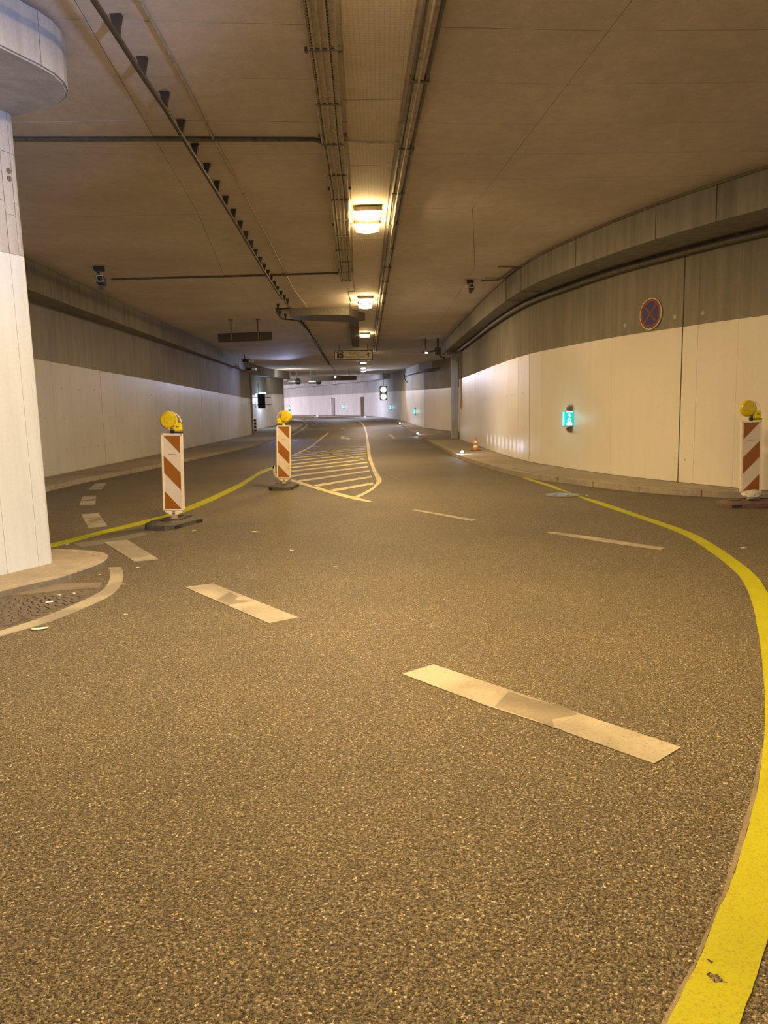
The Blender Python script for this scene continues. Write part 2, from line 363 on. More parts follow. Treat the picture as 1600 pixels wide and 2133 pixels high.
ribbon('border_line', [c1(p) for p in [(455,478),(560,508),(760,528),(1000,548),(1180,586),(1255,598)]], [c1(p) for p in [(455,484),(560,515),(760,535),(1000,555),(1180,593),(1255,606)]], M['mark_pale'])
ribbon('border_line', [c1(p) for p in [(540,420),(700,437),(1000,436),(1250,432)]], [c1(p) for p in [(540,426),(700,442),(1000,441),(1250,437)]], M['mark_pale'])
for (x0, t0, b0, x1, t1, b1, dx) in [(760,993,1013,1335,893,918,60),(540,933,951,1320,808,828,60),(360,868,886,1290,737,752,40),(288,800,822,1270,682,697,0),(288,741,758,1262,631,644,0),
        (288,695,709,1252,592,602,0),(288,655,666,1248,549,558,0),(288,612,621,1245,517,525,0),(288,577,585,1245,489,496,0),(310,547,554,1240,465,471,0),(370,522,528,1240,449,454,0)]:
    plate('hatch_stripe', [c1((x0,t0)), c1((x1,t1)), c1((x1+6,b1)), c1((x0+dx,b0))], M['mark_pale'])
plate('border_line', [(568,972),(573,970),(574,984),(579,992),(575,996),(569,987)], M['mark_pale'])
def c7(p): return (590+p[0]/5.926, 860+p[1]/5.926)
plate('turn_arrow', [c7(p) for p in [(712,290),(765,288),(752,308),(778,310),(778,302),(838,318),(785,332),(780,324),(712,326)]], M['mark'], h=.006, label='white turning arrow beside the hatched stripes')
plate('straight_arrow', [c7(p) for p in [(1306,268),(1352,274),(1346,282),(1396,318),(1360,319),(1330,290),(1316,292)]], M['mark'], h=.006, label='white arrow in the right lane')
for (x, y, a, b) in [(300,96,28,8),(410,127,22,10),(372,154,20,7),(350,137,14,5),(520,145,14,8),(478,180,30,5),(735,200,44,6),(640,214,60,5),(800,131,18,5),(400,86,30,4),(150,340,60,10),(210,225,130,6),(625,85,40,4),(320,165,30,4)]:
    plate('worn_mark', [c7((x-a/2,y-b/2)), c7((x+a/2,y-b/2-3)), c7((x+a/2,y+b/2-2)), c7((x-a/2,y+b/2))], M['mark_dirty' if b < 6 else 'mark'], h=.006)
# curved edge line beside the pier, and the faded strip
def c3(p): return (p[0]/4.571, 1000+p[1]/4.571)
ribbon('edge_line', [c3(p) for p in [(1030,835),(1052,885),(1035,970),(955,1065),(700,1190),(400,1312),(0,1440),(-500,1580)]], [c3(p) for p in [(1150,830),(1175,885),(1160,985),(1070,1090),(850,1200),(480,1350),(0,1490),(-500,1640)]], M['mark'])
plate('edge_line', [c3(p) for p in [(972,979),(945,1032),(600,1050),(250,1088),(20,1112),(300,1022),(560,990)]], M['mark_dirty'])
# yellow tape lines
B_ = [(1088,996),(1145,1014),(1162,1020),(1192,1029),(1209,1037),(1262,1056),(1330,1079),(1375,1095),(1425,1115),(1475,1146),(1525,1185),(1550,1215),(1568,1260),(1580,1320),(1590,1400),(1594,1480),(1590,1560),(1577,1650),(1554,1740),(1524,1839),(1502,1887),(1462,1987),(1432,2050),(1391,2129),(1330,2240)]
A_ = [(1096,995),(1153,1012),(1166,1018),(1190,1027),(1213,1035),(1262,1049),(1330,1072)]
b = [Vector(at(*p)) for p in B_]; a = [Vector(at(*p)) for p in A_]
for i in range(len(a), len(b)):
    t = (b[min(i+1, len(b)-1)]-b[i-1]).normalized(); n = Vector((-t.y, t.x)); q = b[i]+n*0.125
    if q.x < b[i].x: q = b[i]-n*0.125
    a.append(q)
yl = ribbon('yellow_line', a, b, M['yellow'], px=False, sub=4, jit=.0015, label='yellow tape line sweeping round the right side, worn and torn')
gA = [p+(p-q).normalized()*0 for p, q in zip(b, a)]
ge = [p+(p-q).normalized()*random.uniform(.006, .017) for p, q in zip(b, a)]
ribbon('pale_tape_edge', gA[16:], ge[16:], M['residue'], px=False, sub=9, jit=.0028, h=.002)
plate('torn_patch', [(1471,2033),(1478,2028),(1487,2034),(1494,2033),(1502,2040),(1508,2047),(1516,2050),(1500,2049),(1489,2050),(1482,2042)], M['asphalt'], h=.0048)
plate('torn_patch', [(1471,2000),(1479,2003),(1486,2007),(1482,2010),(1476,2005)], M['asphalt'], h=.0048)
ribbon('yellow_line', [(-60,1172),(60,1144),(118,1130),(220,1104),(338,1075),(386,1057),(440,1035),(500,1007),(541,982),(571,971)], [(-60,1182),(60,1153),(118,1138),(220,1111),(338,1083),(386,1067),(440,1045),(500,1016),(541,989),(571,976)], M['yellow'], sub=1, label='straight yellow tape line running between the beacons')
ribbon('ghost_line', [(150,1132),(230,1122),(300,1108)], [(170,1140),(240,1129),(306,1114)], M['ghost'], h=.002)

# ------------------------------------------------------------------ pavements with kerb stones
RW = [Vector(p) for p in [(14, 3.6), (9.5, 6.6), (7.2, 8.5), (6.0, 9.9), (5.25, 11.1), (4.78, 12.15), (4.20, 13.65), (3.78, 15.4), (3.40, 17.5), (3.26, 21.0), (3.25, 25.1), (3.23, 31.5)]]
rw = Path(catmull(RW, 3))                         # right wall, travelling away: left = road side
FW = [Vector(p) for p in [(7.5, 38.0), (3.94, 42.9), (2.75, 49.3), (2.10, 57.6), (1.02, 69), (-1.2, 81), (-3.5, 87), (-8.2, 97), (-13.8, 107), (-26, 126)]]
fwp = Path([FW[0], FW[1]] + catmull(FW[2:], 4))
LW = [Vector(p) for p in [(-6.9, -12), (-7.0, 6), (-7.12, 16), (-7.25, 25), (-7.8, 45)]]
lw = Path(densify(LW, 3))                         # right = road side
LW2 = [Vector(p) for p in [(-8.7, 45), (-8.75, 50), (-8.35, 57.6), (-8.0, 62.0)]]
lw2 = Path(LW2)
def kerbed(name, kpts, wpts, lab, stones=(0, 1e9), kw=0.16):
    k = Path(kpts); root = MB()
    inner = [k.at(t)+k.nrm(t)*kw*SGN for t in k.s]
    poly = [(p.x, p.y) for p in inner] + [(p[0], p[1]) for p in wpts]
    # body as a strip of quads between kerb and wall
    W = Path(wpts); n = 60; vs = []
    for i in range(n+1):
        a = Path(inner); p = a.at(a.L*i/n); q = W.at(W.L*i/n)
        for (v, z) in ((p, -.05), (q, -.05), (q, SW), (p, SW)): vs.append((v.x, v.y, z+lift(v.y)))
    fs = [(i*4+c, i*4+(c+1) % 4, (i+1)*4+(c+1) % 4, (i+1)*4+c) for i in range(n) for c in range(4)] + [(3, 2, 1, 0), (n*4, n*4+1, n*4+2, n*4+3)]
    o = root.add(vs, fs).build(name, M['walk']); struct(o, lab)
    t = 0.0; cnt = 0
    while t < k.L-0.1:
        e = min(t+1.0, k.L)
        p = k.at(t)
        if stones[0] <= p.y <= stones[1]: slab(k, t+.008, e-.008, -.05, SW+random.uniform(0, .006), 0, kw*SGN).build('kerb_stone', M['kerb'], o, bevel=0)
        t = e
    return o, k
kr = [at(*p) for p in [(1092,997),(1026,978),(959,956),(914,933),(865,907),(820,876)]]
kpts = [(13.0, 2.6), (8.8, 5.8), (6.7, 7.6)] + [at(*p) for p in [(1600,1043),(1512,1037),(1400,1031),(1272,1019),(1180,1007),(1092,995),(1026,978),(959,956),(914,933),(865,906),(842,890),(825,879)]] + [(-0.6, 72), (-3.6, 80), (-6.5, 87), (-11, 96), (-17, 107), (-28, 124)]
SGN = -1
wp = [(14, 3.6)] + [tuple(p) for p in RW[1:]] + [(3.9, 42.9)] + [tuple(p) for p in FW[2:]]
kp = catmull([Vector(p) for p in kpts], 3)
walk_r, kR = kerbed('sidewalk', kp, wp, 'narrow paved strip with kerb stones along the right wall', stones=(0, 80))
lk = [(-5.3, -12), (-5.5, 6)] + [at(*p) for p in [(106,1022),(280,985),(386,962),(440,950),(540,927),(600,906),(632,884)]] + [(-9.5, 72), (-14, 78), (-24, 90)]
SGN = 1
walk_l, kL = kerbed('sidewalk', catmull([Vector(p) for p in lk], 3), [(-6.9, -12), (-7.0, 6), (-7.12, 16), (-7.25, 25), (-7.8, 45), (-8.75, 50), (-8.35, 57.6), (-8.0, 62), (-12, 72), (-26, 88)], 'paved strip with kerb stones along the left wall', stones=(2, 70))
ribbon('edge_line', [(608,905),(632,890),(636,884),(628,878),(612,875)], [(608,908),(636,892),(641,884),(632,876),(612,873)], M['mark'], h=.006)

# ------------------------------------------------------------------ ceiling
W_ = MB()
cy = [-14, -6, 0, 10, 20, 30, 40, 46, 52, 57.6, 63, 69, 75, 81, 87, 97, 107, 130]
vs = [(x, y, CEIL+.03+lift(y)) for y in cy for x in (-45, 15)] + [(x, y, CEIL+.5+lift(y)) for y in cy for x in (-45, 15)]
n = len(cy); fs = []
for j in range(n-1): fs += [(2*j, 2*j+2, 2*j+3, 2*j+1), (2*n+2*j, 2*n+2*j+1, 2*n+2*j+3, 2*n+2*j+2), (2*j, 2*n+2*j, 2*n+2*j+2, 2*j+2), (2*j+1, 2*j+3, 2*n+2*j+3, 2*n+2*j+1)]
fs += [(0, 1, 2*n+1, 2*n), (2*n-2, 4*n-2, 4*n-1, 2*n-1)]
ceiling = W_.add(vs, fs).build('ceiling', M['ceil']); struct(ceiling, 'low concrete ceiling with panel joints')
# joint lines across the tunnel: (depth at x=-6, depth at x=+4)
def jl(px0, py0, px1, py1):
    a = at(px0, py0, CEIL); b = at(px1, py1, CEIL); k = (b[1]-a[1])/(b[0]-a[0]); return (a[1]+k*(-6-a[0]), a[1]+k*(4-a[0]))
J = [(-13.9, -13.9), (-10, -10), (-6, -6), (-2, -2), (1.5, 1.5), (3.6, 3.6), jl(300,44,1230,64), jl(300,160,1230,176), jl(400,252,1100,259), jl(330,319,1000,322), jl(330,381,960,374), jl(60,455,1365,424), jl(215,583,1090,556), (19.6, 19.3), (22.9, 22.6), jl(400,697,880,689), (31, 31), (35.5, 35.5), (40.5, 40.5), (46, 46), (51.5, 51.5), (57.6, 57.6), (63, 63), (69, 69), (75, 75), (81, 81), (87, 87), (97, 97), (107, 107), (129.9, 129.9)]
la = at(236,140,CEIL); lb = at(411,442,CEIL); ra = at(1260,75,CEIL); rb = at(1070,322,CEIL)
def lx(Y): return max(-6.5, min(-1.2, la[0]+(lb[0]-la[0])*(Y-la[1])/(lb[1]-la[1]))) if Y < 14 else -3.3
def rx(Y): return max(0.9, ra[0]+(rb[0]-ra[0])*(Y-ra[1])/(rb[1]-ra[1])) if Y < 14 else 2.0
def jy(j, x): return j[0]+(j[1]-j[0])*(x+6)/10
G2 = 0.005
for j0, j1 in zip(J, J[1:]):
    ym = (j0[0]+j1[0])/2
    big = j0 == J[11] or j0 == J[12]
    for (xa, xb) in ((-44, 'l'), ('l', 'r'), ('r', 14.5)):
        def X(v, Y): return lx(Y) if v == 'l' else rx(Y) if v == 'r' else v
        ya0 = jy(j0, X(xa, j0[0]) if xa != -44 else -8)+G2; yb0 = jy(j0, X(xb, j0[1]) if xb != 14.5 else 5)+G2
        ya1 = jy(j1, X(xa, j1[0]) if xa != -44 else -8)-G2; yb1 = jy(j1, X(xb, j1[1]) if xb != 14.5 else 5)-G2
        g = 0.003
        pts = [(X(xa, ya0)+g, ya0), (X(xb, yb0)-g, yb0), (X(xb, yb1)-g, yb1), (X(xa, ya1)+g, ya1)]
        MB().prism(pts, CEIL+random.uniform(0, .004), CEIL+.03, lambda x, y: lift(y)).build('ceiling_panel', M['ceil'], ceiling)

# ------------------------------------------------------------------ right wall
def mk(path, s): p = path.at(s); return p
joints = [957, 977, 991, 1002, 1024, 1041, 1060, 1080, 1103, 1166, 1273, 1417, 1450, 1531]
ts = sorted([rw.hit(x) for x in joints]); ts = [0.02, 3.0, 5.6, 7.4] + [t for t in ts if t > 7.9]; ts[-1] = rw.L-.01
WT = 2.56
wall_right = slab(rw, 0, rw.L, -.05, CEIL+.03, -.42, -.06).build('wall_right', M['dark']); struct(wall_right, 'curved concrete right wall, white paint up to head height')
big = [rw.hit(1417), rw.hit(1103)]
for a, b_ in zip(ts, ts[1:]):
    ga = .011 if any(abs(a-q) < .05 for q in big) else .002; gb = .011 if any(abs(b_-q) < .05 for q in big) else .002
    pr = random.uniform(0, .003)
    o = slab(rw, a+ga, b_-gb, SW-.1, CEIL, -.06, pr).build('concrete_panel', M['conc'], wall_right)
    slab(rw, a+ga, b_-gb, SW+.012, WT, pr-.001, pr+.004).build('white_paint_band', M['white'], o)
# round formwork plugs
def wallpt(path, px, py, off=0.0):
    s = path.hit(px, py); p = path.at(s); n = path.nrm(s); d = ray(px, py); t = math.hypot(p.x, p.y)/math.hypot(d.x, d.y)
    q = p+n*off; return Vector((q.x, q.y, HC+d.z*t)), n, s
def wallframe(n):                                 # columns: along wall (seen left to right), up, out of the wall
    out = Vector((n.x, n.y, 0)).normalized(); upv = Vector((0, 0, 1)); along = upv.cross(out)
    return Matrix((along, upv, out)).transposed()
for (x, y) in [(1465,652),(1406,660),(1302,678),(1427,958),(1105,946)]:
    p, n, s = wallpt(rw, x, y, .001); r_ = .035 if y < 900 else .012
    MB().lathe([(r_*.3, .004), (r_, .006), (r_*1.1, .0)], 14, wallframe(n), p).build('plug', M['conc_pale'] if y < 900 else M['dark'], wall_right)
# low ledge marks (board offsets in the paint)
for (x0, x1, y) in [(967,976,836),(978,1002,833),(1003,1025,829),(1041,1056,825),(1057,1090,820)]:
    sa = rw.hit(x1); sb = rw.hit(x0); p, n, s = wallpt(rw, (x0+x1)/2, y)
    slab(rw, min(sa, sb), max(sa, sb), p.z-.012, p.z+.012, .003, .012).build('paint_ledge', M['white'], wall_right)
# beam along the right wall
def off(pix, z): return [Vector(at(x, y, z)) for x, y in pix]
rbm = Path(catmull([Vector(p) for p in [(12.6, 2.4), (8.2, 5.6), (6.0, 7.6)]] + off([(1600,345),(1365,425),(1200,494),(1090,551),(1000,630),(920,715)], CEIL), 3))
bj = [0.0, 2.5, 4.5, 6.2] + sorted([rbm.hit(x, 500) for x in (1490, 1365, 1200, 1087, 1055)]) + [rbm.L]
trim_1 = MB()
vs = []; ss = rbm.s
for t in ss:
    p = rbm.at(t); n = rbm.nrm(t); q = rw.at(rw.L*min(1, max(0, t/rbm.L)))
    # nearest point on wall
    best = min((rw.at(k*.25) for k in range(int(rw.L/.25)+1)), key=lambda u: (u-p).length); out = (best-p)
    e = p+out*1.0
    for (v, z) in ((p-n*.02, SOF+.01), (e, SOF+.01), (e, CEIL+.03), (p-n*.02, CEIL+.03)): vs.append((v.x, v.y, z))
n = len(ss); fs = [(i*4+k, i*4+(k+1) % 4, (i+1)*4+(k+1) % 4, (i+1)*4+k) for i in range(n-1) for k in range(4)] + [(3, 2, 1, 0), (n*4-4, n*4-3, n*4-2, n*4-1)]
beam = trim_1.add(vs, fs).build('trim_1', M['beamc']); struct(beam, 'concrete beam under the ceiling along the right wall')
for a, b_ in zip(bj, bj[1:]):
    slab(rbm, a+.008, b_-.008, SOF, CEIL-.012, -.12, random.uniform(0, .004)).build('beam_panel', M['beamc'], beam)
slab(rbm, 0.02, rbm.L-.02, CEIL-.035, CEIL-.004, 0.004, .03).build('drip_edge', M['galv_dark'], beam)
# pipe under the beam, against the wall
pp = []
for k in range(0, int(rw.L/.5)):
    t = .5*k+.25; p = rw.at(t)+rw.nrm(t)*.10; pp.append((p.x, p.y, SOF-.07))
o = MB().tube(pp, .05, 8).build('wall_pipe', M['galv_dark'], None, True); tag(o, 'dirty metal pipe under the beam at the top of the right wall', 'pipe')
pp2 = [(x, y, z+.13-.2) for x, y, z in pp]
for k in range(2, len(pp), 3):
    MB().box((pp[k][0], pp[k][1], SOF-.03), (.05, .14, .08), 0).build('clamp', M['galv_dark'], o)

# ------------------------------------------------------------------ pillar and walls beyond on the right
pa = at(944, 914, SW); pb = at(957, 916, SW)
pil = MB().box(((pa[0]+pb[0])/2+.02, pa[1]+.25, (SW+SOF)/2), (.27, .5, SOF-SW)).build('pillar', M['pillar'], None, bevel=.01)
struct(pil, 'slim pale concrete pillar at the end of the right wall')
MB().box(((pa[0]+pb[0])/2-.05, pa[1]+.2, SOF-.02), (.55, .62, .14)).build('pillar_head', M['conc_pale'], pil, bevel=.01)
wall_far = slab(fwp, 0, fwp.L, -.05, CEIL+.05, -.5, -.08).build('wall_back', M['dark']); struct(wall_far, 'far curved wall of the bend, white paint below bare concrete')
fj = [0.0] + sorted([fwp.hit(x, 800) for x in (884, 862, 842, 806, 771, 735, 690, 645, 600)]) + [fwp.L]
for i, (a, b_) in enumerate(zip(fj, fj[1:])):
    if b_-a < .1: continue
    o = slab(fwp, a+.015, b_-.015, SW-.1, CEIL+.02, -.08, 0).build('concrete_panel', M['conc'] if i < 1 else M['conc_pale'], wall_far)
    slab(fwp, a+.015, b_-.015, SW+.02, WT, -.001, .008).build('white_paint_band', M['white'] if i < 1 else M['white_far'], o)
# ledge that closes the gap between the near right wall and the recess
o = MB().box((5.4, 31.9, 2.1), (3.9, .35, 4.2)).build('wall_right_return', M['conc']); struct(o)
# beams over there
fb = Path([fwp.at(t)+fwp.nrm(t)*.55 for t in [fwp.hit(812, 800)+q for q in (0, 4, 8, 14, 20, 26, 34, 42)] if t < fwp.L])
tr3 = slab(fb, 0, fb.L, SOF+.05, CEIL+.03, -.6, 0).build('trim_3', M['conc_pale']); struct(tr3, 'pale concrete beam above the far curved wall')
b2 = Path([Vector(p) for p in [at(943,746,CEIL), at(900,752,CEIL), at(872,757,CEIL), at(846,768,CEIL)]])
tr4 = slab(b2, 0, b2.L, SOF+.08, CEIL+.02, -.7, 0).build('trim_4', M['beamc']); struct(tr4, 'dark concrete beam beyond the slim pillar')
pq = [(b2.at(t).x, b2.at(t).y, SOF+.02+lift(b2.at(t).y)) for t in (0.2, b2.L*.3, b2.L*.6, b2.L-.1)]
o = MB().tube(pq, .09, 8).build('wall_pipe', M['cable'], None, True); tag(o, 'thick black pipe under the dark beam beyond the slim pillar', 'pipe')
# cable bracket hanging off its end
e = Vector(pq[-1])+Vector((-.12, -.30, 0)); o = MB().tube([e+Vector((-.05, -.12, 0)), e+Vector((.0, -.25, -.4)), e+Vector((.3, -.4, -.75))], .035, 6).tube([e+Vector((-.05, -.2, -.1)), e+Vector((.35, -.3, -.15)), e+Vector((.25, -.3, -.5))], .03, 6).build('cable_bracket', M['cable']); tag(o, 'loose dark bracket dangling at the far end of the black pipe', 'bracket')
# doors in the far wall
def far_door(px, w_, m, nm, lab):
    p, n, s = wallpt(fwp, px, 850); Fm = wallframe(n); g = lift(p.y)+SW
    o = MB().box(Vector((p.x, p.y, g+1.0))+Vector((n.x, n.y, 0))*.012, (w_, 2.0, .05), M=Fm).build(nm, m); struct(o, lab)
    MB().box(Vector((p.x, p.y, g+1.0))+Fm @ Vector((w_*.35, 0, .05)), (.12, .03, .04), M=Fm).build('door_handle', M['steel'], o)
    fr = MB()
    for sx in (-1, 1): fr.box(Vector((p.x, p.y, g+1.02))+Fm @ Vector((sx*(w_/2+.04), 0, .02)), (.06, 2.1, .08), M=Fm)
    fr.box(Vector((p.x, p.y, g+2.05))+Fm @ Vector((0, 0, .02)), (w_+.14, .06, .08), M=Fm); fr.build('door_frame', M['galv_dark'], o)
far_door(695, .85, M['doorg'], 'door_1', 'pale grey door in the far white wall')
far_door(756, .95, M['doorb'], 'door_2', 'brown door in the far white wall')

# ------------------------------------------------------------------ left wall
wall_left = slab(lw, 0, lw.L, -.05, CEIL+.03, .06, .5).build('wall_left', M['dark']); struct(wall_left, 'left wall of narrow cast strips, white paint with a stepped top edge')
step = .98; k = 0; t = 1.0
bolts = MB()
while t < lw.L-.05:
    e = min(t+step, lw.L); p = lw.at(t); zt = 2.55-(max(0, p.y-14))*0.0118
    pr = random.uniform(0, .004)
    o = slab(lw, t+.003, e-.003, SW-.1, CEIL, -pr, .06).build('concrete_strip', M['conc_left_coollit'], wall_left)
    slab(lw, t+.003, e-.003, SW+.01, zt, -pr-.005, -pr).build('white_paint_band', M['white_left_shaded'], o)
    for zb in (.62, 1.32, 1.98):
        q = lw.at(t+.5); bolts.box((q.x+.006, q.y, zb+random.uniform(-.01, .01)), (.012, .035, .022))
    t = e; k += 1
bolts.build('formwork_ties', M['galv'], wall_left, kind='stuff')
# beam along the left wall
la1 = at(65,542,CEIL); la2 = at(500,745,CEIL)
kx = (la2[0]-la1[0])/(la2[1]-la1[1]); bl = lambda Y: la1[0]+kx*(Y-la1[1])
lb_ = Path([Vector((bl(-12), -12)), Vector((bl(10), 10)), Vector((bl(25), 25)), Vector((bl(45), 45)), Vector((bl(52), 52)), Vector((-7.4, 62))])
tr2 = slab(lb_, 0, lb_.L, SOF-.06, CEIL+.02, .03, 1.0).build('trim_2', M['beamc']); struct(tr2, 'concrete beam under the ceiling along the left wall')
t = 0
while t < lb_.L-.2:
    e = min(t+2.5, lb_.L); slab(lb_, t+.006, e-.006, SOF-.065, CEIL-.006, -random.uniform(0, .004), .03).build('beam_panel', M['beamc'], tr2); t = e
# second stretch of left wall with dark recess
w2 = slab(lw2, 0, lw2.L, -.05, CEIL+.3, .05, .6).build('wall_left_far', M['dark']); struct(w2, 'recessed far stretch of the left wall')
for a, b_ in ((0, 5.2), (5.22, 8.9), (8.92, 12.8), (12.82, lw2.L)):
    o = slab(lw2, a, b_, SW-.1, CEIL+.02, 0, .05).build('concrete_panel', M['conc'], w2)
    if a > 5: slab(lw2, a, b_, SW+.02, 2.45, -.008, 0).build('white_paint_band', M['white_far'], o)
MB().box((-8.3, 45.2, 2.1), (1.1, .4, 4.2)).build('wall_left_return', M['conc'], w2)
e2 = lw2.p[-1]; slab(Path([e2, Vector((-12, 72)), Vector((-26, 88))]), 0, 30, -.05, CEIL, 0, .5).build('wall_left_bend', M['conc'], w2)
# dark doorway in the recess
o = MB().box((-8.66, 47.9, 1.15), (.08, 2.0, 2.1)).build('door_3', M['black']); struct(o, 'dark doorway in the recess at the end of the left wall')
fr = MB().box((-8.62, 49.0, 1.2), (.12, .1, 2.2)).box((-8.62, 46.85, 1.2), (.12, .1, 2.2)).box((-8.62, 47.9, 2.28), (.12, 2.2, .1)); fr.build('door_frame', M['galv'], o)

# ------------------------------------------------------------------ pier with capital
ISL = 0.05
isl = [at(x, y, ISL) for x, y in [(-260,1290),(-120,1262),(0,1232),(44,1221),(90,1211),(125,1203),(165,1190),(197,1179),(216,1170),(225,1162),(224,1156),(216,1151),(190,1147),(155,1144.5),(118,1144),(60,1146),(-60,1152)]]
island = MB().prism(isl, -.02, ISL-.002).build('traffic_island', M['walk']); struct(island, 'low rounded concrete island at the foot of the pier')
ip = Path([Vector(p) for p in isl]); t = 0
def inset(path, t, d):
    p = path.at(t); return p
s_ = (Vector(isl[5])-Vector(isl[4])); side = 1
t = 0
while t < ip.L-.2:
    e = min(t+.75, ip.L); slab(ip, t+.005, e-.005, -.02, ISL, 0.0, .11).build('kerb_stone', M['kerb'], island); t = e
c0 = Vector(at(118,1170,ISL)); c1_ = Vector(at(0,1198,ISL)); ax = (c1_-c0).normalized(); nl = Vector((ax.y, -ax.x))   # nl: away from the face (left)
if nl.x > 0: nl = -nl
def pier_outline(a0_, n0_, a1_, n1_, r_):
    """rounded rectangle in the pier's own axes: ax runs towards us, nl to the left"""
    pts = []
    o = c0 + ax*a0_ + nl*n0_; W2 = n1_-n0_; L2 = a1_-a0_
    for (cx, cy_, a0) in ((r_, r_, 270), (r_, W2-r_, 180), (L2-r_, W2-r_, 90), (L2-r_, r_, 360)):
        for k in range(7):
            q = math.radians(a0-15*k) if True else 0
            pts.append((cx+r_*math.cos(q), cy_+r_*math.sin(q)))
    return [o+ax*x+nl*y for x, y in pts]
PW, PL, PR = .85, 2.3, .10
pier_pts = pier_outline(0, 0, PL, PW, PR)
pier = empty('concrete_pier', (c0.x, c0.y, 0)); tag(pier, 'large white-painted concrete pier with overhanging rounded capital, on the low island', 'pillar')
def loc(v): return (v[0]-c0.x, v[1]-c0.y)
def lslab(P, a, b_, z0, z1, o0, o1):
    m = slab(P, a, b_, z0, z1, o0, o1); m.v = [(x-c0.x, y-c0.y, z) for x, y, z in m.v]; return m
CAPB = 3.84
MB().prism([loc(p) for p in pier_outline(.02, .02, PL-.02, PW-.02, PR-.01)], ISL-.01, CAPB+.02).build('shaft_core', M['dark'], pier)
cl = Path(pier_pts+[pier_pts[0]])
# sign of offset so that the panels grow outwards
ctr = c0+ax*PL/2+nl*PW/2; sg = 1 if (cl.nrm(1.0)).dot(cl.at(1.0)-ctr) > 0 else -1
# find arc position of the rounded far-right corner start and split boards from there
def arc_of(v): return min((k*.01 for k in range(int(cl.L/.01))), key=lambda q: (cl.at(q)-v).length)
zs = [ISL-.01, 2.70, CAPB+.01]
cuts = sorted(set([0.0, cl.L] + [round(arc_of(c0+ax*d), 3) for d in (.06, .2, .52, .95, 1.5, 2.1)] + [round(arc_of(c0+nl*d), 3) for d in (.12, .5, .8)]))
for a, b_ in zip(cuts, cuts[1:]):
    if b_-a < .03: continue
    hz = [2.70, 3.02 if random.random() < .5 else 3.12, 3.52, CAPB+.005]
    lslab(cl, a+.0015, b_-.0015, ISL-.01, 2.698, 0, sg*.004).build('painted_shaft_board', M['pier_white_coollit'], pier)
    for z0, z1 in zip(hz, hz[1:]): lslab(cl, a+.002, b_-.002, z0+.001, z1-.002, 0, sg*random.uniform(.0, .002)).build('shaft_board', M['conc_pale'], pier)
for (x, y) in ((6,352),(7,368)):
    d = ray(x, y); tt = c0.length/math.hypot(d.x, d.y); p = Vector((d.x*tt, d.y*tt))
    q = c0+ax*(p-c0).dot(ax)
    d = ray(x, y); tt = q.length/math.hypot(d.x, d.y)
    MB().lathe([(.004, .004), (.022, .006), (.024, 0)], 12, wallframe(-nl), (q.x-c0.x, q.y-c0.y, HC+d.z*tt)).build('tie_hole', M['galv_dark'], pier)
for q in [o for o in bpy.data.objects if o.parent == pier]:      # the shaft is slightly battered
    for v in q.data.vertices: v.co.x += nl.x*.055*v.co.z/CAPB; v.co.y += nl.y*.055*v.co.z/CAPB
cap_pts = pier_outline(.0, -.86, PL+.5, PW+.86, .56)
# soffit outline fitted to the photograph: the capital keeps a half-metre overhang
MB().prism([loc(p) for p in cap_pts], CAPB, CEIL-.03).build('capital', M['conc_pale'], pier, bevel=.012)
cc = Path(cap_pts+[cap_pts[0]]); sg2 = 1 if (cc.nrm(1.0)).dot(cc.at(1.0)-ctr) > 0 else -1
nb = 9; 
for k in range(nb):
    lslab(cc, cc.L*k/nb+.002, cc.L*(k+1)/nb-.002, CAPB+.012, CEIL-.035, -.004, sg2*.006).build('capital_board', M['conc_pale'], pier)
MB().prism([loc(p) for p in pier_outline(.05, -.81, PL+.44, PW+.81, .52)], CEIL-.03, CEIL-.002).build('capital_pad', M['galv_dark'], pier)

# cobbles between island and edge line
cb = MB(); o0 = Vector(at(-40,1290)); a0 = Vector(at(170,1235))
cA = Vector(at(60,1262)); rows = 0
fanc = Vector(at(35,1228))
for rI in range(3, 26):
    R_ = .055*rI
    for kq in range(int(2*math.pi*R_/.06)):
        q = kq*.06/R_+rI*.3; p = fanc+Vector((math.cos(q), math.sin(q)))*R_
        d = Vector((p.x, p.y, 0))-EYE; z = d.dot(fw)
        if z < .5: continue
        u_ = 800+F*d.dot(rt)/z; v_ = 1066.5-F*d.dot(up)/z
        lo = 1318-(u_*0.36) if u_ < 165 else 1318-59-(u_-165)*.9
        hi = 1246 if u_ < 60 else 1244-(u_-60)*.05
        if -260 < u_ < 172 and hi < v_ < lo-8: cb.box((p.x, p.y, .002), (.050, .050, .010), q)
cb.build('cobblestones', M['cobble'], floor, kind='stuff', label='fan of small dark cobbles set flush between island and white edge line')

